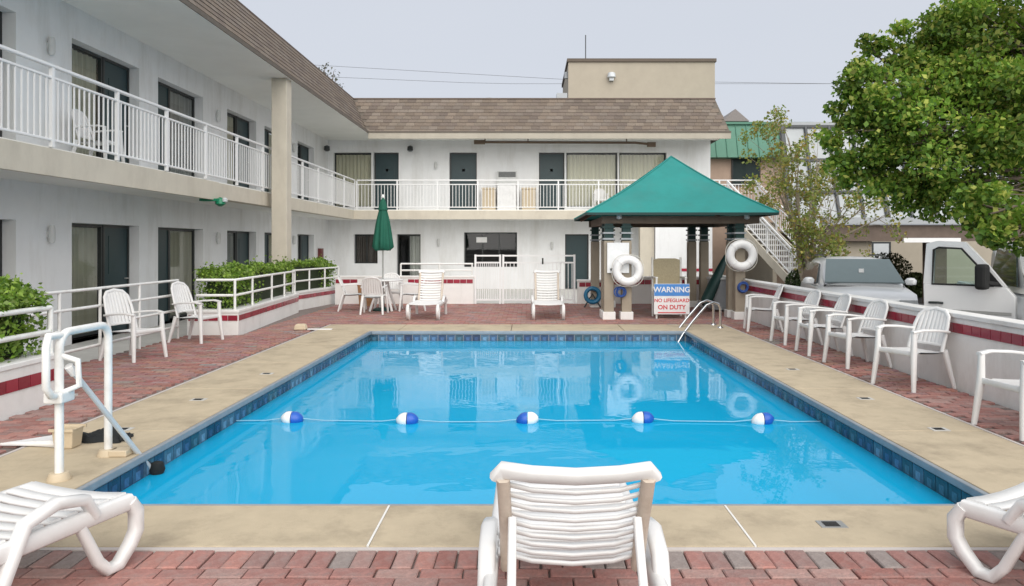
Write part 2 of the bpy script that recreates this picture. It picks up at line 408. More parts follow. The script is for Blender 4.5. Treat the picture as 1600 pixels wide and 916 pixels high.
# ================================================================== MOTEL
bld = thing('motel_building', 'two storey white L-shaped motel with brown shingle roof and railed balcony', 'building', (-7.5, 15, CZ))
XW, XB, XE, YW, YB, YE = -7.5, -6.16, -5.60, 27.6, 26.26, 25.8
Y0B = 2.0; XR = 6.84
ZS, ZSB, ZE, ZT = 2.78, 2.40, 5.45, 6.80       # balcony floor, slab underside, eave, mansard top
WT = .28
HL, HU = 1.88, 4.92                             # heads of lower and upper openings
def wall_run(ops, lo, hi, z0, zh, z1, axis, face, sills=None):
    """facade with openings; ops = [(a, b, sill, head)] along the axis"""
    m = MB(); cur = lo
    def bx(a, b, za, zb):
        if b-a < .001 or zb-za < .001: return
        if axis == 'y': m.box(face-WT, face, a, b, za, zb)
        else: m.box(a, b, face, face+WT, za, zb)
    for a, b, sl, hd in ops:
        bx(cur, a, z0, z1); bx(a, b, hd, z1); bx(a, b, z0, sl); cur = b
    bx(cur, hi, z0, z1)
    return m
opsL = [(3.2, 5.3), (8.7, 10.78), (12.1, 14.2), (14.92, 17.0), (18.35, 20.3), (20.95, 22.9), (23.95, 25.8)]
kinds = ['A', 'B', 'A', 'B', 'A', 'B', 'A']
part('wall', wall_run([(a, b, CZ, HL) for a, b in opsL], Y0B, YW+WT, CZ-.2, HL, ZSB, 'y', XW), 'white_wall', bld)
part('wall', wall_run([(a, b, ZS, HU) for a, b in opsL], Y0B, YW+WT, ZSB, HU, ZE, 'y', XW), 'white_wall', bld)
opsBL = [(-6.53, -5.64, .83, 1.93), (-4.92, -4.03, CZ, 1.93), (-2.40, -.41, .7, 2.0), (1.39, 2.28, CZ, 1.93)]
HB = 5.0
opsBU = [(-7.30, -5.88, 2.95, HB), (-5.80, -4.85, ZS, HB), (-2.95, -1.92, ZS, HB), (.41, 1.37, ZS, HB), (1.44, 3.36, 2.95, HB), (3.42, 5.20, 2.95, HB)]
part('wall', wall_run(opsBL, XW, XR, CZ-.2, 0, ZSB, 'x', YW), 'white_wall', bld)
part('wall', wall_run(opsBU, XW, XR, ZSB, 0, ZE, 'x', YW), 'white_wall', bld)
part('wall', B(XR-.25, XR, YW+WT, 34, GZ, ZE), 'white_wall', bld)
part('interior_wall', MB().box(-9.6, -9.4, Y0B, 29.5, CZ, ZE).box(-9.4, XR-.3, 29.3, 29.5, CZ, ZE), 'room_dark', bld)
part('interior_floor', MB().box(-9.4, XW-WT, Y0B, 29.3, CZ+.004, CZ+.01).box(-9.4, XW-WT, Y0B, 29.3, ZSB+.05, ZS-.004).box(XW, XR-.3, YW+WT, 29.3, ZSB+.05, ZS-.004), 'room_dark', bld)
# openings
def local(axis, face):
    if axis == 'y': return lambda a, d, z: (face-d, a, z)          # d = depth into the wall
    return lambda a, d, z: (a, face+d, z)
def obox(m, T, a0, a1, d0, d1, z0, z1):
    p, q = T(a0, d0, z0), T(a1, d1, z1)
    return m.box(min(p[0], q[0]), max(p[0], q[0]), min(p[1], q[1]), max(p[1], q[1]), z0, z1)
def sheet(T, a0, a1, d, z0, z1):
    P = [T(a0, d, z0), T(a1, d, z0), T(a1, d, z1), T(a0, d, z1)]      # faces outwards on both facades
    return MB().quad(*P)
def curtain_mb(T, a0, a1, d, z0, z1, amp=.025):
    m = MB(); n = max(8, int((a1-a0)/.03)); pts = []
    for k in range(n+1):
        a = a0+(a1-a0)*k/n; pts.append((a, d+amp*math.sin(k*1.35)+amp*.5*math.sin(k*.37+a)))
    for k in range(n): m.quad(T(pts[k][0], pts[k][1], z0), T(pts[k+1][0], pts[k+1][1], z0), T(pts[k+1][0], pts[k+1][1], z1), T(pts[k][0], pts[k][1], z1))
    return m
def window(T, a0, a1, z0, z1, cur='curtain', panes=2, d=.20, gap=0):
    t = .045; f = MB()
    obox(f, T, a0, a1, d, d+.07, z0, z0+t); obox(f, T, a0, a1, d, d+.07, z1-t, z1); obox(f, T, a0, a0+t, d, d+.07, z0+t, z1-t); obox(f, T, a1-t, a1, d, d+.07, z0+t, z1-t)
    wd = part('window', f, 'frame_dark', bld)
    st = (a1-a0-2*t)/panes
    for k in range(panes):
        p0 = a0+t+k*st; p1 = p0+st
        if k: part('mullion', obox(MB(), T, p0-.02, p0+.02, d-.005, d+.065, z0+t, z1-t), 'frame_dark', wd)
        part('pane', sheet(T, p0+.02, p1-.02, d+.03, z0+t, z1-t), 'glass', wd)
    if cur: part('curtain', curtain_mb(T, a0+t+gap, a1-t, d+.085, z0+.02, z1-.06), cur, wd)
def door(T, a0, a1, z0, z1, hs=1, d=.20, mat='door_teal', num=False):
    f = MB(); t = .05
    obox(f, T, a0, a0+t, d-.01, d+.07, z0, z1); obox(f, T, a1-t, a1, d-.01, d+.07, z0, z1); obox(f, T, a0+t, a1-t, d-.01, d+.07, z1-t, z1)
    dr = part('door', f, 'frame_dark', bld)
    lf = part('door_leaf', obox(MB(), T, a0+t, a1-t, d+.01, d+.055, z0+.01, z1-t), mat, dr)
    ah = a0+.13 if hs < 0 else a1-.13
    k = MB(); p = Vector(T(ah, d-.06, z0+1.0)); q = Vector(T(ah, d+.012, z0+1.0)); k.tube([q, p], .012); r2 = Vector(T(ah-.11*hs, d-.06, z0+1.0)); k.tube([p, r2], .011)
    part('handle', k, 'frame_alu', dr)
    if num: part('number_plate', obox(MB(), T, (a0+a1)/2-.05, (a0+a1)/2+.05, d+.003, d+.0095, z0+1.52, z0+1.62), 'sign_white', dr)
    st = MB()
    for zz in (z0+.15, z0+1.1): obox(st, T, a0+.2, a1-.2, d+.003, d+.0095, zz, zz+.7)
    part('door_panel', st, mat, dr)
def sill(T, a0, a1, z):
    part('threshold', obox(MB(), T, a0+.003, a1-.003, .01, .26, z+.001, z+.03), 'tan_trim', bld)
T = local('y', XW)
for (a, b), kd in zip(opsL, kinds):
    for fl, hd in ((CZ, HL), (ZS, HU)):
        wdt = (b-a)-.88
        cc = 'curtain' if random.random() < .8 else 'curtain_grey'
        if kd == 'A': window(T, a+.002, a+wdt, fl+.05, hd-.002, cc, 1, gap=0 if fl > 1 else .02); door(T, a+wdt+.004, b-.002, fl, hd-.002, 1)
        else: door(T, a+.002, a+.876, fl, hd-.002, -1); window(T, a+.88, b-.002, fl+.05, hd-.002, cc, 1)
T = local('x', YW)
a, b, s0, hd = opsBL[0]; window(T, a+.002, b-.002, s0+.002, hd-.002, 'shutter_brown', 2)
a, b, s0, hd = opsBL[1]; window(T, a+.002, b-.002, s0+.05, hd-.002, 'curtain_grey', 2, gap=.4)
a, b, s0, hd = opsBL[2]; window(T, a+.002, b-.002, s0+.002, hd-.002, None, 3)
part('paper_notice', B(-1.95, -1.55, YW+.19, YW+.196, 1.62, 1.82), 'sign_white', bld)
a, b, s0, hd = opsBL[3]; door(T, a+.002, b-.002, s0, hd-.002, -1)
for i, (a, b, s0, hd) in enumerate(opsBU):
    if i in (1, 2, 3): door(T, a+.002, b-.002, s0, hd-.002, 1 if i == 1 else -1, num=True)
    else: window(T, a+.002, b-.002, s0+.002, hd-.002, 'curtain', 1)
# white ground-floor room under the end of the balcony, tan pier beside it
part('room_wall', B(4.46, 6.45, 25.75, YW-.004, CZ-.2, ZSB-.002), 'white_wall', bld)
part('room_stripe', B(4.45, 6.46, 25.735, 25.748, .60, .70), 'red_tile', bld)
part('pier', B(3.95, 4.44, 25.9, 26.3, CZ-.1, ZSB-.002), 'tan_trim', bld)
# balcony slabs + fascia
m = MB(); m.prism([(XW, Y0B), (XB-.05, Y0B), (XB-.05, YB-.05), (8.3, YB-.05), (8.3, YW), (XW, YW)], ZSB+.06, ZS)
part('balcony_slab', m, 'soffit', bld)
fs = MB(); fs.box(XB-.048, XB+.03, Y0B, 14.6, ZSB, ZS-.03).box(XB-.048, XB-.01, 14.602, YB-.05, ZSB+.04, ZS-.03)
fs.box(XB-.05, 8.32, YB-.13, YB-.052, ZSB+.04, ZS-.03)
part('balcony_fascia', fs, 'tan_trim', bld)
part('soffit_trim', MB().box(XB-.25, XB-.05, Y0B, YB-.2, ZSB+.04, ZSB+.058), 'tan_trim', bld)
# eave soffit
m = MB(); m.prism([(XW, Y0B), (XE, Y0B), (XE, YE), (XR+.25, YE), (XR+.25, YW), (XW, YW)], ZE, ZE+.06)
part('soffit', m, 'soffit', bld)
part('eave_trim', MB().box(XE+.002, XR+.27, YE-.02, YE+.03, ZE-.20, ZE-.002), 'eave_paint', bld)
part('drip_edge', MB().box(XE+.001, XE+.02, Y0B, YE-.032, ZE-.015, ZE+.066).box(XE+.001, XR+.28, YE-.03, YE-.021, ZE-.001, ZE+.066), 'roof_base', bld)
# awning roller under the back eave
aw = MB(); xa, xb_ = PX(745, 26.8), PX(1022, 26.8); aw.tube([(xa, 26.8, 5.27), (xb_-.7, 26.8, 5.25), (xb_, 26.8, 5.18)], .045, 8)
aw.box(xa-.1, xa+.3, 26.72, 26.88, 5.2, 5.34).box(xb_-.25, xb_+.05, 26.72, 26.88, 5.1, 5.26)
for x in (xa+.3, 0, xb_-1.0): aw.box(x-.02, x+.02, 26.78, 26.82, 5.28, ZE)
part('awning_roller', aw, 'beam_brown', bld)
# columns
for (cx, cy) in ((-5.86, 17.5), (-5.86, 6.2)):
    part('column', MB().box(cx-.18, cx+.18, cy-.18, cy+.18, CZ-.1, ZE-.001), 'tan_trim', bld, bevel=.012)
# wall lamps
def wlamp(T, a, z):
    m = MB(); p = T(a, -.06, z); m.lathe([(.035, -.14), (.05, -.09), (.05, .09), (.035, .14)], 10, p); obox(m, T, a-.03, a+.03, -.02, .0, z-.05, z+.05)
    part('wall_lamp', m, 'lamp_grey', bld, 40)
T = local('y', XW)
for a in (11.5, 17.7, 23.45): wlamp(T, a, 1.68); wlamp(T, a, 4.62)
T = local('x', YW)
for a, z in ((-3.45, 4.5), (-4.25+.9, 1.62), (.9, 1.5), (3.0, 1.6)): wlamp(T, a, z)
for a, z in ((-4.4, 5.12),):
    m = MB(); m.lathe([(.02, .12), (.1, .08), (.11, -.06), (.05, -.1)], 12, (a, YW-.12, z)); part('floodlight', m, 'frame_dark', bld, 40)
m = MB(); m.lathe([(.02, .12), (.1, .08), (.11, -.06), (.05, -.1)], 12, (XW+.15, 26.9, 5.05)); part('floodlight', m, 'frame_dark', bld, 40)
# green glass lamp hanging from the balcony edge
gl = part('hanging_lamp', MB().lathe([(.02, .1), (.09, .06), (.10, -.03), (.03, -.08)], 14, (XB+.12, 14.45, ZSB-.05)).box(XB-.25, XB+.12, 14.35, 14.55, ZSB-.03, ZSB+.02), 'lamp_green', bld, 40)
part('lamp_bulb', MB().lathe([(.005, -.03), (.05, -.02), (.055, .03), (.02, .06)], 12, (XB+.22, 14.42, ZSB-.02)), 'panel_white', gl, 40)
# fire alarm, meter boxes near the inner corner
part('alarm_box', B(XW+.01, XW+.14, 26.25, 26.5, 1.0, 1.4), 'meter_red', bld)
part('through_wall_unit', B(-1.15, -.41, YW-.14, YW-.002, 3.75, 4.28), 'lamp_grey', bld)
lv = MB()
for k in range(5): lv.box(-1.10, -.46, YW-.155, YW-.141, 4.06+k*.04, 4.085+k*.04)
part('louvre', lv, 'frame_dark', bld)
# roof: sloped mansard with shingles
ML = Vector((-.70, 0, ZT-ZE)); MBk = Vector((0, .80, ZT-ZE))
m = MB()
m.quad((XE-.02, Y0B, ZE), (XE-.02, YE+.02, ZE), (XE-.72, YE+.82, ZT), (XE-.72, Y0B, ZT))
m.quad((XE-.02, YE+.02, ZE), (XR+.27, YE+.02, ZE), (XR-.08, YE+.82, ZT), (XE-.72, YE+.82, ZT))
m.quad((XR+.27, YE+.02, ZE), (XR+.27, YE+3, ZE), (XR-.08, YE+3, ZT), (XR-.08, YE+.82, ZT))
roof = part('roof', m, 'roof_base', bld)
m = MB(); m.prism([(XE-.73, Y0B), (XE-.73, YE+.83), (XR-.09, YE+.83), (XR-.09, 34), (-16, 34), (-16, Y0B)], ZT-.06, ZT-.01)
part('roof_deck', m, 'roof_flat', roof)
part('ridge_cap', MB().box(XE-.78, XE-.70, Y0B, YE+.78, ZT-.005, ZT+.035).box(XE-.78, XR-.06, YE+.781, YE+.87, ZT-.005, ZT+.035), 'brown_fascia', roof)
SC = [lin(c) for c in ((118, 106, 95), (112, 101, 92), (122, 111, 100), (109, 98, 90), (116, 104, 93), (120, 110, 101))]
RW = .152; NR = 10
def shingle_mesh(c, axis):
    mb = MB(); mb.cur = c; L_ = RW*1.25
    if axis == 'L': s, nn, al = Vector((-.70, 0, 1.35)).normalized(), Vector((1.35, 0, .70)).normalized(), Vector((0, 1, 0))
    else: s, nn, al = Vector((0, .80, 1.35)).normalized(), Vector((0, -1.35, .80)).normalized(), Vector((1, 0, 0))
    P = []
    for u, vv, h in ((-.146, 0, .002), (.146, 0, .002), (.146, L_, .0), (-.146, L_, .0), (-.146, 0, .022), (.146, 0, .022), (.146, L_, .005), (-.146, L_, .005)): P.append(tuple(al*u+s*vv+nn*h))
    mb.v = P; mb.f = [(4, 5, 6, 7), (0, 1, 5, 4), (1, 2, 6, 5), (3, 0, 4, 7)]; mb.c = [c]*4
    return mb
smL = [shingle_mesh(c, 'L') for c in SC]; smB = [shingle_mesh(c, 'B') for c in SC]
smLm = [q.mesh('shingle', 'shingle') for q in smL]
lst = []
for i in range(NR):
    t = i*RW*.985/1.52; ox = XE-.02-.70*t; oz = ZE+1.35*t; yend = YE+.02+.80*t; y = Y0B+.15+(.15 if i % 2 else 0)
    while y+.15 < yend+.1: lst.append(('L', ox, y, oz)); y += .3
    oy = YE+.02+.80*t; x = XE-.02-.70*t+.1+(.15 if i % 2 else 0)
    while x+.15 < XR+.27-.35*t+.02: lst.append(('B', x, oy, oz)); x += .3
def svis(q): return 0 if q[0] == 'L' and VY-F*(q[3]-H)/q[2] > -12 else 1
lst.sort(key=lambda q: (svis(q), q[2]))
rest = MB()
for i, (ax, x, y, z) in enumerate(lst):
    ci = random.randrange(6)
    if i < 300: obj('shingle', smLm[ci], roof, (x, y, z), world=True)
    else:
        src = (smL if ax == 'L' else smB)[ci]; k0 = len(rest.v); rest.v += [(a+x, b+y, c+z) for a, b, c in src.v]
        g = random.uniform(.85, 1.12)
        for f in src.f: rest.f.append(tuple(k0+q for q in f)); rest.c.append(tuple(v*g for v in SC[ci]))
o = part('shingles', rest, 'shingle', roof); o['kind'] = 'stuff'
m = MB()                                                       # hip end shingle face
part('roof_vent', B(1.1, 1.5, 28.2, 28.7, ZT-.01, 7.35), 'gutter_grey', roof)
part('roof_vent', MB().lathe([(.06, 0), (.06, .3), (.13, .3), (.13, .42), (.02, .46)], 10, (-1.5, 28.5, ZT-.01)), 'gutter_grey', roof)
# balcony railing (each post and baluster its own piece)
def railing(parent, p0, p1, z, top=1.05, sub=.90, bot=.09, sp=.115, psp=1.5, r=.02, pw=.05):
    p0, p1 = Vector(p0), Vector(p1); d = (p1-p0); Ln = d.length; d.normalize()
    def at(t, h): q = p0+d*t; return (q.x, q.y, z+h)
    rl = part('railing', MB().bar([at(0, top), at(Ln, top)], .06, .045), 'white_paint', parent)
    for h in (sub, bot): part('rail', MB().bar([at(0, h), at(Ln, h)], .035, .035), 'white_paint', rl)
    pm = MB().box(-pw/2, pw/2, -pw/2, pw/2, 0, top-.024).mesh('railing_post', 'white_paint')
    bm_ = MB().box(-.0085, .0085, -.0085, .0085, bot+.018, sub-.018).mesh('baluster', 'white_paint')
    np_ = max(1, round(Ln/psp)); cnt = 0
    for k in range(np_+1): obj('railing_post', pm, rl, at(Ln*k/np_, 0), world=True)
    nb = int(Ln/sp)
    for k in range(nb):
        t = (k+.5)*Ln/nb
        if min(abs(t-Ln*q/np_) for q in range(np_+1)) > .04: obj('baluster', bm_, rl, at(t, 0), world=True)
    return rl
railing(bld, (XB-.02, 5.0), (XB-.02, YB-.02), ZS)
railing(bld, (XB+.06, YB-.02), (8.26, YB-.02), ZS)

# ================================================================== OTHER BUILDINGS
tw = thing('rooftop_block', 'plain beige stucco block with dark cap rising behind the shingle roof', 'building', (5.1, 36, GZ))
part('wall', B(PX(888, 34.5), PX(1117, 34.5), 34.5, 40, GZ, PZ(97, 34.5)), 'stucco', tw)
part('parapet_cap', B(PX(888, 34.5)-.06, PX(1117, 34.5)+.06, 34.42, 40.1, PZ(97, 34.5)+.001, PZ(92, 34.5)), 'brown_cap', tw)
m = MB(); x = PX(955, 34.5); z = PZ(118, 34.5); m.lathe([(.05, .12), (.17, .08), (.2, -.12), (.06, -.18)], 12, (x, 34.36, z)); m.box(x-.1, x+.1, 34.3, 34.5, z-.28, z-.15); part('security_lamp', m, 'panel_white', tw, 40)
x = PX(890, 34.5); part('vent_pipe', MB().tube([(x-.12, 34.9, PZ(110, 34.5)), (x-.12, 34.9, PZ(120, 34.5))], .12), 'gutter_grey', tw)
x = PX(915, 35.5); part('antenna', MB().tube([(x, 35.5, PZ(97, 34.5)), (x, 35.5, PZ(55, 35.5))], .025, 6), 'steel_dark', tw)
gb = thing('green_roofed_building', 'tan building with ribbed green metal mansard beside the motel stairs', 'building', (9.3, 32, GZ))
YG = 29.3; xl, xr = XR+.35, PX(1275, YG); zt, zb = PZ(192, YG), PZ(246, YG)
part('wall', B(xl, xr, YG+.5, 36, GZ, zb+.3), 'pink_stucco', gb)
m = MB(); m.quad((xl-.2, YG, zb), (xr, YG, zb), (xr, YG+.45, zt), (xl-.2, YG+.45, zt)).quad((xl-.2, YG, zb), (xl-.2, YG+.45, zt), (xl-.2, YG+4, zt), (xl-.2, YG+4, zb)).quad((xl-.2, YG+.02, zb), (xl-.2, YG+.6, zb), (xr, YG+.6, zb), (xr, YG+.02, zb)).quad((xl-.2, YG+.45, zt), (xr, YG+.45, zt), (xr, 36, zt), (xl-.2, 36, zt))
rf = part('roof', m, 'green_metal', gb)
k = xl-.1
while k < xr: part('seam', MB().bar([(k, YG-.015, zb+.01), (k, YG+.435, zt)], .035, .04), 'green_metal', rf); k += .43
part('roof_cap', B(xl-.25, xr+.02, YG+.36, YG+.56, zt+.003, zt+.10), 'green_metal', rf)
m = MB(); a, b = PX(1143, YG+.45), PX(1188, YG+.45); m.box(a, b, YG+.42, YG+.495, PZ(290, YG+.45), PZ(248, YG+.45)); wd = part('window', m, 'frame_dark', gb)
part('pane', B(a+.06, b-.06, YG+.405, YG+.418, PZ(288, YG+.45), PZ(250, YG+.45)), 'car_glass', wd)
# glazed canopy building over the car park
cp = thing('glazed_carport', 'car park building with sloping white glazed front and brown fascia', 'building', (12, 27, GZ))
YC = 24.0; prof = [(YC, PZ(341, YC)), (YC+.3, PZ(300, YC+.3)), (YC+.6, PZ(250, YC+.6)), (YC+.9, PZ(198, YC+.9))]
x0c, x1c = PX(1236, YC), 22.0; ncol = int((x1c-x0c)/.78); st = (x1c-x0c)/ncol
for k in range(ncol):
    a = x0c+k*st+.03; b = x0c+(k+1)*st-.03
    for (ya, za), (yb, zb2) in zip(prof, prof[1:]):
        m = MB(); m.quad((a, ya, za+.02), (b, ya, za+.02), (b, yb, zb2-.02), (a, yb, zb2-.02)); m.quad((a, ya+.03, za+.01), (a, yb+.03, zb2-.03), (b, yb+.03, zb2-.03), (b, ya+.03, za+.01))
        part('pane', m, 'panel_pane', cp)
for k in range(ncol+1):
    x = x0c+k*st; part('mullion', MB().bar([(x, y, z+.0) for y, z in prof], .10 if k % 4 else .17, .16), 'steel_dark', cp)
for y, z in prof[1:]: part('transom', B(x0c, x1c, y-.07, y+.05, z-.045, z+.045), 'steel_dark', cp)
y, z = prof[-1]; part('parapet', B(x0c-.3, x1c, y, y+.5, z+.031, z+.16), 'gutter_grey', cp)
part('gutter', B(PX(1290, YC)-.2, x1c, YC-.45, YC-.02, PZ(351, YC), PZ(341, YC)), 'gutter_grey', cp)
part('fascia', B(PX(1290, YC)-.1, x1c, YC-.3, YC+.1, PZ(377, YC), PZ(352, YC)), 'brown_fascia', cp)
part('canopy_ceiling', B(PX(1290, YC)-.1, x1c, YC+.101, 33, PZ(360, YC), PZ(357, YC)), 'tan_trim', cp)
part('wall', B(PX(1290, YC), PX(1362, YC), YC, YC+.4, GZ, PZ(377, YC)), 'stucco', cp)
part('pillar', B(PX(1449, YC), PX(1474, YC), YC-.2, YC+.3, GZ, PZ(378, YC)), 'brown_fascia', cp)
part('pillar', B(PX(1600, YC), PX(1630, YC), YC-.2, YC+.3, GZ, PZ(378, YC)), 'brown_fascia', cp)
part('clearance_board', B(PX(1411, YC-.4), PX(1500, YC-.4), YC-.45, YC-.35, PZ(379, YC-.4), PZ(372, YC-.4)), 'white_paint', cp)
part('back_wall', B(PX(1290, 33), 26, 37, 37.3, GZ, 2.4), 'stucco', cp)
bw = part('far_window', B(15.5, 18.2, 36.9, 36.99, .4, 1.7), 'frame_dark', cp)
for k in range(3): part('pane', B(15.6+k*.86, 16.36+k*.86, 36.88, 36.895, .5, 1.6), 'panel_white', bw)
part('side_wall', B(x0c-.2, x0c-.06, YC+1.2, 33, GZ, 2.3), 'stucco', cp)
# far gable
hs = thing('far_house', 'small grey gable roof peeping above the green metal roof', 'house', (PX(1148, 60), 60, GZ))
part('wall', B(PX(1132, 60), PX(1166, 60), 58, 64, GZ, PZ(192, 58)), 'stucco', hs)
m = MB(); xa, xm, xb_ = PX(1128, 58), PX(1148, 58), PX(1170, 58); za, zm = PZ(190, 58), PZ(171, 58)
m.rings([[(xa, 57.8, za), (xb_, 57.8, za), (xm, 57.8, zm)], [(xa, 64.2, za), (xb_, 64.2, za), (xm, 64.2, zm)]]); part('roof', m, 'gravel_roof', hs)
# exterior staircase
stc = thing('staircase', 'white railed exterior staircase descending from the balcony end to the parking lot', 'staircase', (7.0, 25.3, 0))
top0 = Vector((6.95, 25.55)); dr = Vector((.22, -.975)).normalized(); wv = Vector((-dr.y, dr.x)); NS = 18; rise = (ZS-GZ)/NS; run = .285; W = 1.05
if wv.x < 0: wv = -wv
part('landing', B(6.36+.5, 8.28, 25.5, YB-.14, ZS-.14, ZS-.004), 'tan_trim', stc)
for k in range(NS-1):
    z = ZS-rise*(k+1); a = top0+dr*(run*k); b = a+dr*(run+.03)
    P = [a, b, b+wv*W, a+wv*W]; part('step', MB().prism([tuple(p) for p in P][::-1] if False else [tuple(p) for p in P], z-.05, z), 'concrete_walk', stc)
for off in (-.05, W+.002):
    a = top0+wv*off; b = a+dr*(run*NS); c = wv*.048; A = [a, a+c]; z1 = ZS-.02; z2 = GZ+.02
    m = MB(); m.rings([[(a.x, a.y, z1-.34), (a.x+c.x, a.y+c.y, z1-.34), (a.x+c.x, a.y+c.y, z1), (a.x, a.y, z1)], [(b.x, b.y, z2-.10), (b.x+c.x, b.y+c.y, z2-.10), (b.x+c.x, b.y+c.y, z2+.2), (b.x, b.y, z2+.2)]])
    part('stringer', m, 'tan_trim', stc)
    rl = None
    for h, w_ in ((.98, .06), (.84, .04), (.22, .04)):
        q = MB().bar([(a.x+c.x/2, a.y+c.y/2, z1+h), (b.x+c.x/2, b.y+c.y/2, z2+h+.06)], w_, w_)
        if rl is None: rl = part('railing', q, 'white_paint', stc)
        else: part('rail', q, 'white_paint', rl)
    nb = 44
    for k in range(nb+1):
        t = k/nb; p = a+(b-a)*t+c/2; zz = z1+(z2-z1)*t+.06*t
        if k % 11 == 0: part('railing_post', B(p.x-.025, p.x+.025, p.y-.025, p.y+.025, zz+.02, zz+.96), 'white_paint', rl)
        else: part('baluster', B(p.x-.01, p.x+.01, p.y-.01, p.y+.01, zz+.22, zz+.83), 'white_paint', rl)

# ================================================================== LOW WALLS, PLANTERS, RAILS
def tiles_along(parent, p0, p1, z0, z1, nrm, sz=.155):
    p0, p1, nrm = Vector(p0), Vector(p1), Vector(nrm); d = p1-p0; Ln = d.length; d.normalize(); n = max(1, int(Ln/sz)); st = Ln/n
    a = math.atan2(d.y, d.x); mb = B(-st/2+.005, st/2-.005, -.006, .006, 0, z1-z0); me = mb.mesh('stripe_tile', 'red_tile')
    for k in range(n):
        q = p0+d*((k+.5)*st)+nrm*.003; obj('stripe_tile', me, parent, (q.x, q.y, z0), (0, 0, a), world=True)
def lowwall(name, label, cat, poly, z0, z1, stripes, sz0, sz1, cap=True, mat='low_wall', tsz=.155, closed=True):
    cx = sum(p[0] for p in poly)/len(poly); cy = sum(p[1] for p in poly)/len(poly)
    t = thing(name, label, cat, (cx, cy, z0))
    part('wall', MB().prism(poly, z0, z1-.05), mat, t)
    c = []
    for x, y in poly: v = Vector((x-cx, y-cy)); c.append((x, y))
    # overhanging cap
    def off(poly, d):
        out = []; n = len(poly)
        for i in range(n):
            p0, p1, p2 = Vector(poly[i-1]), Vector(poly[i]), Vector(poly[(i+1) % n]); a = (p1-p0).normalized(); b = (p2-p1).normalized(); n1 = Vector((a.y, -a.x)); n2 = Vector((b.y, -b.x))
            s = (n1+n2); out.append(tuple(p1+s*(d/(1+n1.dot(n2)))))
        return out
    part('wall_cap', MB().prism(off(poly, .015), z1-.049, z1), 'low_wall', t, bevel=.008)
    for a, b, nn in stripes: tiles_along(t, a, b, sz0, sz1, nn, tsz)
    return t
def pipe_rail(name, label, pts, z0, zs, posts, r=.022, group=None, loc=None):
    t = thing(name, label, 'railing', (pts[0][0], pts[0][1], z0), group=group)
    for z in zs: part('rail', MB().tube([(x, y, z) for x, y in pts], r, 8), 'pipe_white', t, 50)
    for x, y in posts: part('post', MB().tube([(x, y, z0), (x, y, max(zs))], r*1.05, 8), 'pipe_white', t, 50)
    return t
# planter by the grab bar
p1 = lowwall('planter', 'long white planter wall with red tile stripe beside the grab bar', 'planter', [(-4.55-1.2, 1.0), (-4.55, 1.0), (-4.55, 7.2), (-4.55-1.2, 7.2)], -.1, .46, [((-4.55, 2.0), (-4.55, 7.19), (1, 0)), ((-4.56, 7.2), (-5.7, 7.2), (0, 1))], .21, .32)
part('soil', B(-5.65, -4.75, 1.1, 6.9, .462, .47), 'soil', p1)
pipe_rail('pipe_railing', 'two bar white pipe rail on top of the planter by the grab bar', [(-4.62, 1.5), (-4.62, 7.12)], .46, [.67, .90], [(-4.62, 1.6), (-4.62, 4.3), (-4.62, 7.12)], .026)
part('rail_post_box', B(-4.66, -4.50, 7.22, 7.36, 0, .02), 'concrete_walk', p1)
pipe_rail('pipe_railing', 'four bar white pipe rail standing on the brick behind two armchairs', [(-5.62, 7.4), (-5.66, 11.9)], -.02, [.94, .71, .46, .2], [(-5.62, 7.42), (-5.635, 8.85), (-5.64, 9.7), (-5.65, 10.7), (-5.66, 11.9)], .02)
# second planter, with hedge and rails
P2 = [(-5.72, 12.35), (-4.86, 12.35), (-5.22, 16.75), (-5.72, 16.75)]
p2 = lowwall('planter', 'white planter wall with red stripe holding the longest clipped hedge', 'planter', P2, -.1, .42, [((-5.7, 12.35), (-4.87, 12.35), (0, -1)), ((-4.862, 12.38), (-5.218, 16.72), (1, .08))], .24, .33)
pipe_rail('pipe_railing', 'white pipe rail bent round the planter with the longest hedge', [(-5.6, 12.43), (-4.95, 12.43), (-5.28, 16.65)], .42, [.66, .92], [(-4.95, 12.43), (-5.02, 13.4), (-5.12, 14.7), (-5.2, 15.7), (-5.28, 16.65)], .022)
P3 = [(-5.75, 17.05), (-5.42, 17.05), (-5.02, 19.9), (-5.75, 19.9)]
p3 = lowwall('planter', 'short white planter wall with red stripe ending near the patio table', 'planter', P3, -.15, .42, [((-5.41, 17.1), (-5.03, 19.85), (1, -.13))], .24, .33)
pipe_rail('pipe_railing', 'white pipe rail on the short planter near the patio table', [(-5.47, 17.12), (-5.1, 19.8)], .42, [.66, .92], [(-5.47, 17.12), (-5.35, 18.0), (-5.22, 18.9), (-5.1, 19.8)], .022)
YF = 19.0
bwl = lowwall('low_wall', 'long white low wall with red stripe behind the patio table and lounger', 'wall', [(-4.98, YF), (-1.40, YF), (-1.40, YF+.18), (-4.98, YF+.18)], -.12, .72, [((-4.97, YF), (-4.4, YF), (0, -1)), ((-3.1, YF), (-1.42, YF), (0, -1))], .53, .63)
pipe_rail('pipe_railing', 'two bar white pipe rail on the low wall behind the green umbrella', [(-3.3, YF+.09), (-1.42, YF+.09)], .72, [.86, 1.03], [(-3.3, YF+.09), (-2.3, YF+.09), (-1.45, YF+.09)], .022)
lowwall('low_wall', 'short white low wall with dark red stripe between the gate and gazebo', 'wall', [(1.28, YF), (2.0, YF), (2.0, YF+.18), (1.28, YF+.18)], -.12, .62, [((1.32, YF), (1.98, YF), (0, -1))], .44, .55)
lowwall('low_wall', 'white low wall with dark red stripe running behind the gazebo', 'wall', [(2.02, YF), (4.48, YF), (4.48, YF+.18), (2.02, YF+.18)], -.12, .70, [((2.05, YF), (4.45, YF), (0, -1))], .50, .62)
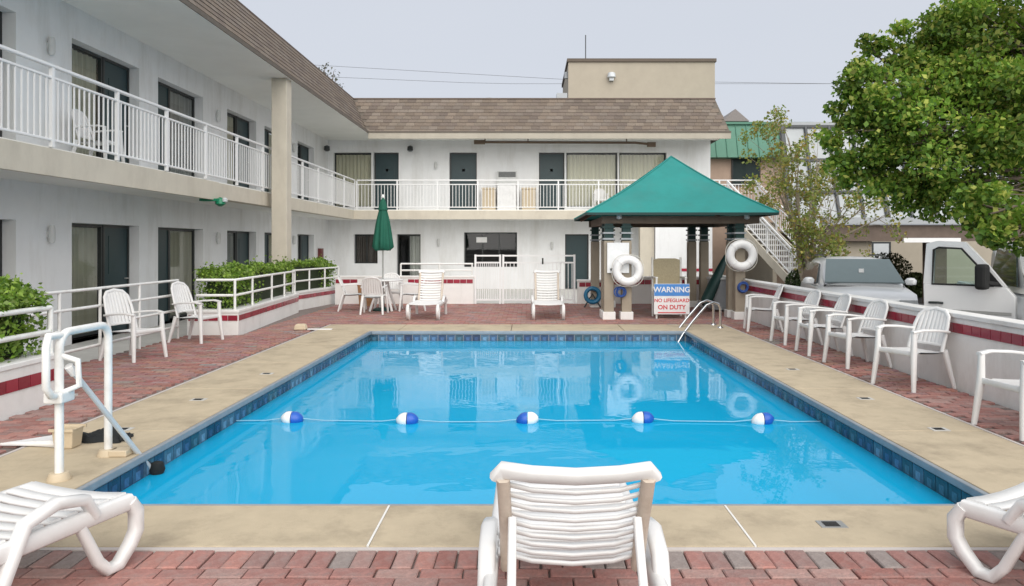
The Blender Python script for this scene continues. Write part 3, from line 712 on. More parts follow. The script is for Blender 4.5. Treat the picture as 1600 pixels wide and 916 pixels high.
rw = lowwall('low_wall', 'long white boundary wall with red tile stripe behind the row of armchairs', 'wall', [(4.505, -3), (4.70, -3), (4.70, 19.19), (4.505, 19.19)], GZ, .79, [((4.505, 2.5), (4.505, 19.1), (-1, 0))], .585, .685)
# gate of white bars
gt = thing('metal_gate', 'white barred swing gate with solid side panel in the low wall', 'gate', (-.1, YF, 0))
xg0, xg1, xg2 = -1.36, -.66, 1.20
for x in (xg0, xg1-.06, xg1+.02, xg2): part('gate_post', B(x-.025, x+.025, YF+.02, YF+.08, -.02, 1.27), 'white_paint', gt)
for (a, b) in ((xg0+.026, xg1-.086), (xg1+.046, xg2-.026)):
    for z in (1.24, 1.06, .10): part('rail', B(a, b, YF+.03, YF+.07, z-.02, z+.02), 'white_paint', gt)
bmn = B(-.009, .009, -.009, .009, .121, 1.039).mesh('baluster', 'white_paint')
k = xg0+.07
while k < xg1-.1: obj('baluster', bmn, gt, (k, YF+.05, 0), world=True); k += .055
k = xg1+.10
while k < xg2-.04: obj('baluster', bmn, gt, (k, YF+.05, 0), world=True); k += .1
part('latch', B(.36, .40, YF-.0, YF+.029, 1.02, 1.18), 'rubber', gt)

# ================================================================== FOLIAGE
import numpy as np
rng = np.random.default_rng(3)
def leaves(name, pts, size, cols, parent, mat, cbias=None, up=.3):
    """pts Nx3 world; folded four-triangle leaves"""
    N = len(pts); a = rng.normal(size=(N, 3)); a /= np.linalg.norm(a, axis=1)[:, None]
    nr = rng.normal(size=(N, 3)); nr[:, 2] += up*3; nr -= (nr*a).sum(1)[:, None]*a; nr /= np.linalg.norm(nr, axis=1)[:, None]; b = np.cross(nr, a)
    s = (size*rng.uniform(.45, 1.3, N))[:, None]
    A = pts-a*s*.5; Bq = pts+b*s*.36+nr*s*.1; Cq = pts+a*s*.5; D = pts-b*s*.36+nr*s*.1
    V = np.stack([A, Bq, Cq, D], 1).reshape(-1, 3); V -= np.array(wloc(parent))
    idx = np.arange(N)*4; faces = np.stack([np.stack([idx, idx+1, idx+2], 1), np.stack([idx, idx+2, idx+3], 1)], 1).reshape(-1, 3)
    me = bpy.data.meshes.new(name); me.vertices.add(len(V)); me.vertices.foreach_set('co', V.ravel()); me.loops.add(faces.size); me.polygons.add(len(faces))
    me.loops.foreach_set('vertex_index', faces.ravel().astype(np.int32)); me.polygons.foreach_set('loop_start', np.arange(len(faces), dtype=np.int32)*3)
    me.update(calc_edges=True); me.materials.append(MATS[mat])
    cols = np.array(cols); ci = cols[rng.integers(0, len(cols), N)]*rng.uniform(.75, 1.25, N)[:, None]
    if cbias is not None: ci = ci*cbias[:, None]
    col = np.ones((N, 6, 4)); col[:, :, :3] = ci[:, None, :]
    at = me.color_attributes.new('Col', 'FLOAT_COLOR', 'CORNER'); at.data.foreach_set('color', col.ravel())
    return obj(name, me, parent)
def ball_pts(c, r, n, shell=.45, sq=(1, 1, 1)):
    v = rng.normal(size=(n, 3)); v /= np.linalg.norm(v, axis=1)[:, None]; q = (rng.uniform(shell**3, 1, n))**(1/3)
    return np.array(c)+v*q[:, None]*r*np.array(sq)
HG = [lin(c) for c in ((128, 160, 58), (110, 144, 50), (150, 178, 76), (92, 126, 44), (136, 160, 84))]
def hedge(label, poly, z0, z1, n, cat='hedge'):
    xs = [p[0] for p in poly]; ys = [p[1] for p in poly]
    t = thing('hedge', label, cat, (sum(xs)/len(xs), sum(ys)/len(ys), z0), group=None)
    P = []; tries = 0
    def inside(x, y):
        s = False
        for i in range(len(poly)):
            (ax, ay), (bx, by) = poly[i-1], poly[i]
            if (ay > y) != (by > y) and x < (bx-ax)*(y-ay)/(by-ay)+ax: s = not s
        return s
    def topz(x, y):
        ed = min(x-min(xs), max(xs)-x, y-min(ys), max(ys)-y)
        return z1-.16*max(0, 1-ed/.3)**2+.07*math.sin(x*6+y*2.3)*math.sin(y*4.1)
    while len(P) < n:
        x = random.uniform(min(xs), max(xs)); y = random.uniform(min(ys), max(ys))
        if not inside(x, y): continue
        tz_ = topz(x, y); ed = min(x-min(xs), max(xs)-x, y-min(ys), max(ys)-y)
        if random.random() < .5: z = tz_-abs(random.gauss(0, .05))
        else:
            if ed > .16: continue
            z = random.uniform(z0, tz_)
        P.append((x+random.gauss(0, .03), y+random.gauss(0, .03), z+random.gauss(0, .02)))
    P += [(x_+random.gauss(0, .05), y_+random.gauss(0, .05), z_+abs(random.gauss(0, .06))) for x_, y_, z_ in P[::14]]
    leaves('foliage', np.array(P), .058, HG, t, 'leaf_hedge')
    cx, cy = sum(xs)/len(xs), sum(ys)/len(ys)
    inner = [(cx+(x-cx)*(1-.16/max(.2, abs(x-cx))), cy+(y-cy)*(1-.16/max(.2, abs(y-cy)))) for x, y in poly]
    part('dark_core', MB().prism(inner, z0, z1-.13), 'hedge_core', t)  # solid dark green core filling the hedge behind its leaves
    return t
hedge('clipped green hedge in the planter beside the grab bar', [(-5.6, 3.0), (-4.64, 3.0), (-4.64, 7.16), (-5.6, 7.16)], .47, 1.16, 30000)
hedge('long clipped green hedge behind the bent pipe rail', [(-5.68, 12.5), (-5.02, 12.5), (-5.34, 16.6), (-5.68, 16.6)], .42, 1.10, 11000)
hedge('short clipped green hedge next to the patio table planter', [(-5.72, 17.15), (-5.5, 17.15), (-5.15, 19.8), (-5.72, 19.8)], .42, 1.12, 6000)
def branch(m, a, b, r0, r1, bend=.1, seg=6):
    a, b = Vector(a), Vector(b); n = 5; pts = []; d = (b-a).length; w1 = Vector((random.uniform(-1, 1), random.uniform(-1, 1), random.uniform(-.4, .8)))*bend*d
    for k in range(n+1): t = k/n; pts.append(a.lerp(b, t)+w1*math.sin(t*math.pi))
    m.tube(pts, r0, seg, scales=[1+(r1/r0-1)*k/n for k in range(n+1)])
# big broadleaf tree beyond the right-hand wall
tr = thing('broadleaf_tree', 'large dense green broadleaf tree hanging over the truck and boundary wall', 'tree', (10.9, 10.4, GZ))
tm = MB(); base = Vector((10.9, 10.4, GZ)); fork = Vector((10.4, 10.4, 2.3)); branch(tm, base, fork, .2, .15, .03, 10)
cl = []
for px, py, Y, r_ in ((1385, 140, 8.6, .58), (1375, 92, 9.0, .36), (1440, 72, 8.8, .42), (1338, 165, 8.7, .36), (1335, 245, 8.6, .36), (1345, 125, 8.6, .3), (1500, 50, 9.0, .45), (1350, 205, 8.3, .5), (1360, 275, 8.6, .42), (1430, 120, 9.0, .6), (1440, 220, 8.2, .75), (1420, 285, 8.8, .5), (1500, 95, 8.7, .7), (1520, 190, 8.0, .8), (1500, 285, 8.3, .55), (1545, 335, 8.3, .42), (1590, 355, 8.2, .38),
                      (1590, 70, 8.5, .75), (1590, 180, 8.0, .8), (1590, 275, 8.4, .6), (1570, 25, 9.2, .55), (1660, 30, 8.6, 1.0), (1680, 160, 8.2, 1.0), (1680, 290, 8.6, .8), (1780, 90, 8.5, 1.1), (1800, 260, 8.5, 1.0), (1740, -60, 8.8, 1.1), (1900, 60, 8.7, 1.2), (1920, 230, 8.6, 1.1), (1480, 175, 9.6, .8), (1600, 130, 9.9, 1.0), (1700, 200, 10, 1.1)):
    k = 1 if py > 320 else (Y+2.0)/Y
    Y *= k; cl.append((Vector((PX(px, Y), Y, PZ(py, Y))), r_*k))
PT = []; CB = []
for c, r_ in cl:
    mid = fork.lerp(c, .45)+Vector((0, 0, .25)); branch(tm, fork, mid, .075, .045, .08); branch(tm, mid, c, .045, .012, .1)
    for k in range(9):
        q = c+Vector((random.gauss(0, 1), random.gauss(0, 1), random.gauss(0, 1))).normalized()*r_*random.uniform(.5, .95); branch(tm, mid.lerp(c, random.uniform(.5, 1)), q, .014, .004, .12, 4)
        n = int(230*r_/.7); sub = ball_pts(q, r_*random.uniform(.30, .42), n, .2, (1.1, 1.1, .75)); PT.append(sub); CB.append(np.full(n, random.uniform(.62, 1.4)))
    n = int(260*r_*r_/.4); PT.append(ball_pts(c, r_*.95, n, .3)); CB.append(np.full(n, random.uniform(.8, 1.1)))
part('trunk', tm, 'bark', tr, 60)
PT = np.concatenate(PT); CB = np.concatenate(CB)
MG = [lin(c) for c in ((116, 148, 52), (100, 134, 44), (138, 160, 64), (84, 118, 42), (168, 174, 84), (110, 140, 50))]
leaves('crown', PT, .082, MG, tr, 'leaf_maple', CB)
# thin multi-stem tree by the stairs
t2 = thing('slender_tree', 'sparse yellow-green tree with thin pale stems beside the staircase', 'tree', (PX(1268, 19.8), 19.8, GZ))
tm = MB(); PT = []; base = Vector((PX(1268, 19.8), 19.8, GZ))
tips = [(1205, 235), (1215, 300), (1232, 215), (1248, 265), (1240, 320), (1275, 300), (1300, 335), (1262, 365), (1290, 385), (1330, 315), (1365, 310), (1390, 335), (1310, 280), (1225, 265), (1282, 250), (1205, 270)]
for i, (px, py) in enumerate(tips):
    Y = 19.8+random.uniform(-.9, .9); c = Vector((PX(px, Y), Y, PZ(py, Y))); b0 = base+Vector((random.uniform(-.18, .18), random.uniform(-.18, .18), 0)); hub = Vector((PX(1255+(px-1255)*.25, 19.8), 19.8, PZ(400-(400-py)*.25, 19.8)))
    branch(tm, b0, hub, .05, .035, .05); branch(tm, hub, c, .033, .008, .08)
    dens = .5 if px > 1300 else 1
    for k in range(7):
        q = c+Vector((random.gauss(0, .35), random.gauss(0, .35), random.gauss(0, .4))); branch(tm, hub.lerp(c, random.uniform(.5, 1)), q, .01, .003, .1, 4); PT.append(ball_pts(q, .24, int(70*dens), .1))
for px, py in ((1255, 370), (1275, 385), (1245, 350), (1300, 370), (1262, 400)):
    PT.append(ball_pts((PX(px, 19.5), 19.5, PZ(py, 19.5)), .5, 220, .2))
part('trunk', tm, 'bark_pale', t2, 60)
YG2 = [lin(c) for c in ((152, 162, 80), (130, 146, 68), (170, 162, 86), (116, 136, 64), (144, 154, 88), (160, 138, 76))]
leaves('crown', np.concatenate(PT), .095, YG2, t2, 'leaf_maple')
# bare-topped tree behind the roof, shrubs beyond the carport
t3 = thing('distant_tree', 'wispy grey treetop showing just above the left shingle roof', 'tree', (PX(512, 36), 36, GZ))
tm = MB(); base = Vector((PX(512, 36), 36, GZ)); fk = Vector((PX(514, 36), 36, 8.4)); branch(tm, base, fk, .16, .07, .02); PT = []
for px, py in ((503, 108), (512, 104), (520, 110), (526, 124), (532, 135), (507, 120), (516, 122)):
    c = Vector((PX(px, 36), 36+random.uniform(-.4, .4), PZ(py, 36))); branch(tm, fk, c, .05, .012, .08, 5); PT.append(ball_pts(c-Vector((0, 0, .2)), .35, 26, .1))
part('trunk', tm, 'bark', t3, 60)
leaves('crown', np.concatenate(PT), .13, [lin((92, 100, 88)), lin((110, 112, 96))], t3, 'leaf_maple')
for lab, px, Y, r_, col in (('round olive shrub seen through the carport opening', 1388, 30, .9, (98, 104, 66)), ('low green shrub growing between the carport pillars', 1432, 27, .5, (88, 104, 62)), ('dark green shrub at the foot of the stairs', 1262, 21.2, .7, (66, 84, 44))):
    t = thing('shrub', lab, 'shrub', (PX(px, Y), Y, GZ)); c = (PX(px, Y), Y, GZ+r_*.9)
    tm = MB()
    for k in range(6): branch(tm, (PX(px, Y), Y, GZ), Vector(c)+Vector((random.gauss(0, r_*.4), random.gauss(0, r_*.4), random.gauss(0, r_*.3))), .03, .01)
    part('stem', tm, 'bark', t); leaves('foliage', ball_pts(c, r_, 2600, .3, (1, 1, .95)), .11, [lin(col), lin(tuple(v*.8 for v in col))], t, 'leaf_maple')

# ================================================================== GAZEBO
gx0, gx1, gy0, gy1 = 1.16, 4.98, 14.6, 18.5
gz = thing('gazebo', 'open poolside gazebo with teal pyramid roof on paired tan posts', 'gazebo', ((gx0+gx1)/2, (gy0+gy1)/2, 0))
ap = Vector((3.22, 16.55, 3.50)); ez = 2.16; cn = [Vector((gx0, gy0, ez)), Vector((gx1, gy0, ez)), Vector((gx1, gy1, ez)), Vector((gx0, gy1, ez))]
for k in range(4):
    a, b = cn[k], cn[(k+1) % 4]; m = MB(); N = 12
    rows = []
    for i in range(N+1):
        t = i/N; row = []
        for j in range(9):
            s = j/8; p = a.lerp(b, s).lerp(ap, t); p.z -= .07*math.sin(math.pi*t)*(1-.3*math.sin(math.pi*s)); row.append(p)
        rows.append(row)
    m.rings(rows, cap=False, close=False); part('roof_panel', m, 'teal_canvas', gz, 60)
    part('roof_seam', MB().tube([(a.lerp(ap, t/8)-Vector((0, 0, .07*math.sin(math.pi*t/8)-.008))) for t in range(9)], .018, 6), 'teal_canvas', gz)
val = MB(); c2 = cn+[cn[0]]
for a, b in zip(c2, c2[1:]):
    val.quad(a, b, b-Vector((0, 0, .05)), a-Vector((0, 0, .05)))
part('valance', val, 'green_dark', gz)
cx_, cy_ = (gx0+gx1)/2, (gy0+gy1)/2
bx0, bx1, by0, by1 = 1.6, 4.6, 15.0, 18.1
fr = MB(); fr.box(bx0-.1, bx1+.1, by0-.06, by0+.06, 1.95, 2.10).box(bx0-.1, bx1+.1, by1-.06, by1+.06, 1.95, 2.10).box(bx0-.06, bx0+.06, by0+.061, by1-.061, 1.95, 2.10).box(bx1-.06, bx1+.06, by0+.061, by1-.061, 1.95, 2.10)
part('beam', fr, 'beam_brown', gz)
for c in cn: part('rafter', MB().bar([(c.x+(cx_-c.x)*.08, c.y+(cy_-c.y)*.08, ez-.02), (ap.x, ap.y, ap.z-.22)], .06, .1), 'beam_brown', gz)
for (x, y) in ((1.64, 15), (2.0, 15), (4.3, 15), (4.28, 15.45), (1.64, 18.0), (2.0, 18.0), (4.3, 18.0), (1.64, 15.45), (4.0, 18.0)):
    po = part('post', B(x-.10, x+.10, y-.10, y+.10, 0, 1.60), 'post_tan', gz, bevel=.012)
    part('post_foot', B(x-.13, x+.13, y-.13, y+.13, .0, .16), 'low_wall', po, bevel=.01)
    part('post_head', B(x-.085, x+.085, y-.085, y+.085, 1.601, 1.95), 'green_dark', po)
    for z in (1.62, 1.74, 1.86): part('collar', B(x-.115, x+.115, y-.115, y+.115, z, z+.035), 'gutter_grey' if z < 1.8 else 'green_dark', po)
for x, y in ((1.84, 14.86), (4.42, 14.86)):
    part('spotlight', MB().lathe([(.01, .06), (.05, .045), (.055, -.03), (.02, -.05)], 12, (x, y, 2.08)), 'panel_white', gz, 40)
part('notice_board', B(1.60, 2.04, 14.85, 14.88, .95, 1.56), 'sign_white', gz)
part('notice_box', B(1.66, 1.80, 14.83, 14.849, 1.0, 1.04), 'rubber', gz)
def ring(label, x, y, z):
    t = thing('life_ring', label, 'life ring', (x, y, z-.31)); t2_ = part('ring', MB().torus((x, y, z), .225, .085, 'y', 36, 12), 'ring_white', t, 60)
    for k in range(4):
        a = R(45+90*k); part('strap', MB().torus((0, 0, 0), .09, .006, 'z', 14, 6), 'ring_white', t, world=False).matrix_basis = Matrix.Translation((.225*math.cos(a), 0, .31+.225*math.sin(a))) @ Matrix.Rotation(-a, 4, 'Y')
    rp = MB(); pts = []
    for k in range(33):
        a = 2*math.pi*k/32; rr = .315+.03*abs(math.sin(2*a)); pts.append((x+rr*math.cos(a), y, z+rr*math.sin(a)))
    rp.tube(pts[:-1], .007, 6, closed=True); part('grab_rope', rp, 'rope', t)
ring('white life ring on the gazebo post beside the white notice board', PX(981, 14.76), 14.75, PZ(423, 14.76))
ring('white life ring on the gazebo post by the boundary wall armchairs', PX(1159, 14.76), 14.78, PZ(399, 14.76))
for lab, x, z in (('coiled blue throw rope under the life ring by the notice board', 1.86, .58), ('coiled blue throw rope under the life ring nearest the boundary wall', 4.33, .68)):
    t = thing('throw_rope', lab, 'rope', (x, 14.8, z-.15), group=None); m = MB()
    for k in range(5): m.torus((x+random.uniform(-.03, .03), 14.80+k*.015, z+random.uniform(-.03, .03)), random.uniform(.08, .12), .013, 'y', 18, 6)
    part('coil', m, 'rope_blue', t); part('hook', MB().tube([(x, 14.9, z+.12), (x, 14.78, z+.12), (x, 14.76, z+.16)], .01, 6), 'chrome', t)

# ================================================================== CHAIRS AND LOUNGERS
def make_chair(high=.86):
    t = thing('resin_chair', '', 'chair'); W2 = .235
    # seat: front at +x is -y... local: sitter faces -y
    n = 9; rows = []
    for i in range(n+1):
        u = i/n; y = -.24+.46*u; row = []
        for j in range(9):
            v = j/8*2-1; z = .425-.035*math.sin(math.pi*u*.9)*(1-v*v*.7)-.02*(1-u if u < .15 else 0)-.02*u; row.append((v*(W2-.01*u), y, z))
        rows.append(row)
    m = MB(); m.rings(rows, cap=False, close=False)
    rows2 = [[(x, y, z-.016) for x, y, z in r] for r in rows]; m.rings(rows2, cap=False, close=False)
    m.bar([(-W2, -.25, .40), (W2, -.25, .40)], .022, .055)
    part('seat', m, 'resin', t, 50, world=False)
    for sx in (-1, 1):
        part('leg', MB().bar([(sx*(W2+.01), -.245, .64), (sx*(W2+.012), -.25, .40), (sx*(W2+.045), -.29, .0)], .052, .058, scales=[.85, 1.1, .75]), 'resin', t, 50, world=False)
        part('leg', MB().bar([(sx*W2*.93, .22, .42), (sx*(W2+.02), .33, .0)], .058, .052, scales=[1.15, .72]), 'resin', t, 50, world=False)
        part('armrest', MB().bar([(sx*(W2+.01), -.27, .635), (sx*(W2+.03), -.15, .655), (sx*(W2+.03), .06, .645), (sx*(W2-.005), .265, .62)], .058, .026), 'resin', t, 50, world=False)
    def bp(u, v):           # backrest surface: u across -1..1, v up 0..1
        z = .40+(high-.40)*v-(.05*u*u*v); y = .215+.13*v+.02*v*v-.035*(u*u); return Vector((u*(W2*(1-.10*v)), y, z))
    fm = MB(); fm.bar([bp(-.95, .0), bp(-.97, .3), bp(-.97, .65), bp(-.9, .9), bp(-.62, .99), bp(0, 1.0), bp(.62, .99), bp(.9, .9), bp(.97, .65), bp(.97, .3), bp(.95, 0)], .042, .026)
    fm.bar([bp(-.93, .17), bp(0, .16), bp(.93, .17)], .022, .03)
    bk = part('backrest', fm, 'resin', t, 50, world=False)
    for k in range(7):
        u = -.72+1.44*k/6; part('back_slat', MB().bar([bp(u, .16), bp(u, .55), bp(u*.98, .985)], .050, .014, up=(0, 1, 0)), 'resin', bk, 50, world=False)
    return t
chairA = make_chair(.86); chairB = make_chair(.96)
usedc = set()
def put_chair(src, x, y, face, label, group, z=0):
    """face = direction the sitter looks, degrees, 0 = +X, 90 = +Y"""
    c = src if src.name not in usedc else copy_tree(src); usedc.add(src.name)
    c.location = (x, y, z); c.rotation_euler = (0, 0, R(face+90)); c.scale = (.95, .95, .95*random.uniform(.985, 1.01)); c['label'] = label; c['category'] = 'chair'; c['group'] = group
    return c
g = 'white resin armchairs round the pool'
for (x, y, fa, lab) in ((4.15, 13.05, 170, 'white resin armchair along the striped boundary wall, the one beside the gazebo post'), (4.12, 11.35, 184, 'white resin armchair on the boundary wall, second from the gazebo'), (4.10, 10.25, 178, 'white resin armchair on the boundary wall, third from the gazebo'),
                        (4.12, 9.25, 188, 'white resin armchair on the boundary wall, fourth from the gazebo'), (4.10, 7.85, 200, 'white resin armchair on the boundary wall, fifth from the gazebo'), (4.05, 5.95, 186, 'white resin armchair on the boundary wall, farthest from the gazebo')):
    put_chair(chairA, x, y, fa, lab, g)
put_chair(chairB, -5.22, 9.75, -18, 'tall backed white resin armchair against the four bar rail, nearer the grab bar', g)
put_chair(chairB, -5.2, 11.55, -12, 'tall backed white resin armchair in the corner beside the hedge planter', g)
put_chair(chairA, -3.40, 16.25, 92, 'white resin armchair at the patio table, its back to the pool', g)
put_chair(chairA, -4.05, 17.05, 8, 'white resin armchair at the patio table, closest to the short planter', g)
put_chair(chairA, -2.70, 17.1, 188, 'white resin armchair at the patio table, next to a lounger', g)
put_chair(chairA, -3.3, 17.75, -80, 'white resin armchair at the patio table, in front of the low wall', g)
put_chair(chairA, PX(938, 26.9), 26.95, -90, 'white resin armchair on the upper balcony under the curtained window', g, ZS)
put_chair(chairB, -6.95, 11.9, 0, 'white resin armchair on the upper balcony beside a curtained window', g, ZS)

def make_lounger(ang, hl=1.06, Lb=.70, nb=11, sw=.038, mid=None):
    t = thing('sun_lounger', '', 'lounger'); hw = .30; zs = .295; hy = -hl
    # foot at y=0, head towards -y
    for sx in (-1, 1):
        x = sx*hw
        rail = MB().bar([(x, .0, zs-.005), (x, -.5, zs-.005), (x, hy-.55, zs-.005)], .045, .075, up=(0, 0, 1)); part('side_rail', rail, 'resin', t, 50, world=False)
        part('leg', MB().bar([(x, -.005, zs+.0), (x, .035, zs-.06), (x, .035, zs-.15), (x, .0, .09), (x, -.07, .02), (x, -.13, .02), (x, -.18, .08), (x, -.27, zs-.03)], .06, .055, up=(0, 1, .2), scales=[1, 1.1, 1.1, 1.05, 1, .9, .8, .75]), 'resin', t, 50, world=False)
        ly = hy if mid is None else mid
        part('leg', MB().bar([(x*1.03, ly+.22, zs-.0), (x*1.05, ly+.16, zs+.09), (x*1.05, ly+.02, zs+.12), (x*1.05, ly-.12, zs+.08), (x*1.05, ly-.22, .16), (x*1.05, ly-.27, .015)], .06, .05, up=(0, 1, .2), scales=[.8, .95, 1, 1, 1, .9]), 'resin', t, 50, world=False)
    n = 13; lm = None
    for k in range(n):
        y = -.045-(abs(hy)-.06)*k/(n-1)*.985
        m = MB(); pts = [(-hw+.02, y, zs+.03), (-hw*.5, y, zs+.018), (0, y, zs+.013), (hw*.5, y, zs+.018), (hw-.02, y, zs+.03)]
        m.bar(pts, .058 if k else .085, .018, up=(0, 0, 1)); part('slat', m, 'resin', t, 50, world=False)
    ca, sa = math.cos(R(ang)), math.sin(R(ang))
    def bp(u, s, h=0): return (u, hy-.03-s*ca+h*sa, zs+.0+s*sa+h*ca)
    br = None
    for sx in (-1, 1):
        q = MB().bar([bp(sx*(hw-.055), 0), bp(sx*(hw-.055), Lb*.5), bp(sx*(hw-.05), Lb*.97)], .045, .05, up=(0, sa, ca))
        if br is None: br = part('backrest', q, 'resin_brown', t, 50, world=False)
        else: part('back_stile', q, 'resin_brown', br, 50, world=False)
    for k in range(nb):
        s = .05+(Lb-.11)*k/(nb-1); m = MB(); q = -.04
        m.bar([bp(-hw+.06, s, .012), bp(-hw*.5, s, .012+q*.7), bp(0, s, .012+q), bp(hw*.5, s, .012+q*.7), bp(hw-.06, s, .012)], sw, .012, up=(0, sa, ca)); part('back_slat', m, 'resin', br, 50, world=False)
    q = -.035; lip = MB(); lip.bar([bp(-hw+.03, Lb-.03, .01), bp(-hw+.05, Lb+.01, .01), bp(-hw*.5, Lb+.004, .01+q*.4), bp(0, Lb, .01+q*.6), bp(hw*.5, Lb+.004, .01+q*.4), bp(hw-.05, Lb+.01, .01), bp(hw-.03, Lb-.03, .01)], .06, .042, up=(0, sa, ca)); part('top_rail', lip, 'resin', br, 50, world=False)
    pr = MB(); pr.bar([bp(-hw+.08, .30, -.03), (-hw+.08, hy-.42, zs-.03)], .03, .03); pr.bar([bp(hw-.08, .30, -.03), (hw-.08, hy-.42, zs-.03)], .03, .03); pr.bar([(-hw+.0, hy-.42, zs-.03), (hw, hy-.42, zs-.03)], .03, .03)
    part('back_prop', pr, 'resin', t, 50, world=False)
    return t
lgc = make_lounger(60, 1.04, .485, 9, .019); lgf = make_lounger(64); lgl = make_lounger(20, mid=-.42)
def put_l(c, x, y, rz, lab): c.location = (x, y, 0); c.rotation_euler = (0, 0, R(rz)); c['label'] = lab; c['category'] = 'lounger'; c['group'] = 'white slatted sun loungers'
put_l(lgc, .165, 3.84, 0, 'white slatted lounger with raised back turned on the near brick, facing the float line')
put_l(lgf, -2.11, 14.75, 180, 'white slatted lounger facing the pool next to the patio table'); 
put_l(copy_tree(lgf), .41, 14.75, 180, 'white slatted lounger facing the pool in front of the barred gate')
put_l(lgl, -2.17, 3.57, -17, 'white slatted lounger with flat foot end on bricks, near the white grab bar')
put_l(copy_tree(lgl), 2.27, 3.55, 30, 'white slatted lounger foot end on the bricks near the square drain lid')

# patio table + umbrella
ux, uy = -3.35, 17.0
tb = thing('patio_table', 'round white resin patio table under the closed green umbrella', 'table', (ux, uy, 0))
part('table_top', MB().lathe([(.02, .69), (.45, .69), (.47, .70), (.47, .715), (.45, .725), (.026, .725)], 28, (ux, uy, 0)), 'resin', tb, 40)
for k in range(4):
    a = R(45+90*k); part('leg', MB().bar([(ux+.12*math.cos(a), uy+.12*math.sin(a), .69), (ux+.2*math.cos(a), uy+.2*math.sin(a), .4), (ux+.36*math.cos(a), uy+.36*math.sin(a), 0)], .05, .05), 'resin', tb, 40)
um = thing('patio_umbrella', 'closed dark green patio umbrella standing through the table', 'umbrella', (ux, uy, 0))
part('pole', MB().tube([(ux, uy, .04), (ux, uy, 2.62)], .021, 10), 'frame_alu', um, 40)
part('base', MB().lathe([(.02, 0), (.24, 0), (.24, .03), (.18, .06), (.04, .08), (.03, .3)], 20, (ux, uy, 0)), 'green_dark', um, 40)
rg = []
for z, r_ in ((2.60, .025), (2.5, .07), (2.38, .10), (2.3, .095), (2.1, .14), (1.85, .175), (1.6, .20), (1.45, .215), (1.40, .17)):
    rg.append([(ux+r_*(1+.16*math.cos(8*a)*(2.6-z))*math.cos(a), uy+r_*(1+.16*math.cos(8*a)*(2.6-z))*math.sin(a), z+.03*math.cos(4*a)*(2.6-z)*.5) for a in [2*math.pi*k/48 for k in range(48)]])
part('canopy', MB().rings(rg), 'umbrella_green', um, 60)
part('tie_strap', MB().torus((ux, uy, 2.33), .105, .012, 'z', 20, 6), 'umbrella_green', um)
part('finial', MB().lathe([(.005, .09), (.025, .06), (.03, .02), (.02, 0)], 10, (ux, uy, 2.60)), 'pipe_white', um, 40)

# ================================================================== POOLSIDE THINGS
# float line
fl = thing('float_line', 'rope of blue and white floats stretched across the pool', 'float line', (0, 7.0, WL))
pts = []
fx = [PX(455, 7), PX(637, 7), PX(824, 7), PX(1005, 7), PX(1190, 7)]
for k in range(41):
    x = PX0+.01+(PX1-PX0-.02)*k/40; d = min(abs(x-q) for q in fx); pts.append((x, 7+.03*math.sin(x*2.1), WL+.012+.03*max(0, 1-d/.25)))
part('rope', MB().tube(pts, .005, 6), 'rope_pool', fl)
for i, x in enumerate(fx):
    y = 7+.03*math.sin(x*2.1); tilt = random.uniform(-.15, .15)
    def half(s, sgn):
        rg = []
        for q in range(6):
            t = q/5; xx = sgn*(.004+.10*t); r_ = [.068, .068, .066, .058, .042, .018][q]
            rg.append([(x+xx, y+r_*math.cos(a), WL+.028+tilt*xx+r_*math.sin(a)) for a in [2*math.pi*k/14 for k in range(14)]])
        return MB().rings(rg if sgn > 0 else rg[::-1])
    f = part('float', half(0, 1 if i in (0, 4) else -1) if False else half(0, -1), 'float_blue' if i in (2,) else 'ring_white', fl, 50)
    part('float_half', half(0, 1), 'ring_white' if i in (2,) else 'float_blue', f, 50)
# white tubular frame at the pool edge
pf = thing('pool_grab_bar', 'white tubular grab bar standing on the coping by the pool edge', 'grab bar', (-3.0, 5.0, 0))
def arc(c, r, a0, a1, n, ax): return [(c[0], c[1]+r*math.cos(R(a0+(a1-a0)*k/n)), c[2]+r*math.sin(R(a0+(a1-a0)*k/n))) for k in range(n+1)]
X_ = -3.0
part('frame_tube', MB().tube([(X_, 4.71, 0), (X_, 4.71, .84)]+arc((X_, 4.81, .84), .1, 180, 90, 6, 0)+arc((X_, 5.16, .84), .1, 90, 0, 6, 0)+[(X_, 5.26, 0)], .0265, 12), 'pipe_white', pf, 50)
part('frame_tube', MB().tube([(X_-.005, 4.77, .92), (X_+.0, 4.60, .93), (X_+.02, 4.55, .87), (X_+.02, 4.55, .62), (X_+.02, 4.60, .56), (X_+.02, 4.68, .55)], .024, 10), 'pipe_white', pf, 50)
part('frame_tube', MB().tube([(X_+.0, 4.71, .80), (X_+.10, 4.74, .76), (X_+.11, 4.74, .6), (X_+.0, 4.71, .55)], .02, 10), 'pipe_white', pf, 50)
part('bracket', B(X_-.06, X_+.06, 4.64, 4.78, .50, .57), 'pipe_white', pf, bevel=.01)
for y in (4.71, 5.26): part('foot', MB().lathe([(.03, .05), (.055, .05), (.07, .012), (.07, .003), (.03, .003)], 16, (X_, y, 0)), 'beige_plastic', pf, 40)
pb = part('foot_bracket', B(X_+.03, X_+.16, 5.2, 5.3, .004, .05), 'beige_plastic', pf, bevel=.008)
pl = thing('pool_pole', 'pale blue telescopic pole leaning on the frame with its dark end dipped in water', 'pole', (-2.8, 5.4, WL))
part('tube', MB().tube([(-2.955, 4.76, .70), (-2.78, 5.42, -.14)], .018, 10), 'panel_white', pl)
part('grip', MB().tube([(-2.960, 4.74, .725), (-2.948, 4.785, .668)], .027, 10), 'ring_white', pl)
part('brush_head', MB().lathe([(.015, .05), (.04, .04), (.055, -.01), (.04, -.05), (.01, -.06)], 14, (-2.735, 5.43, -.14)), 'black_cloth', pl, 50)
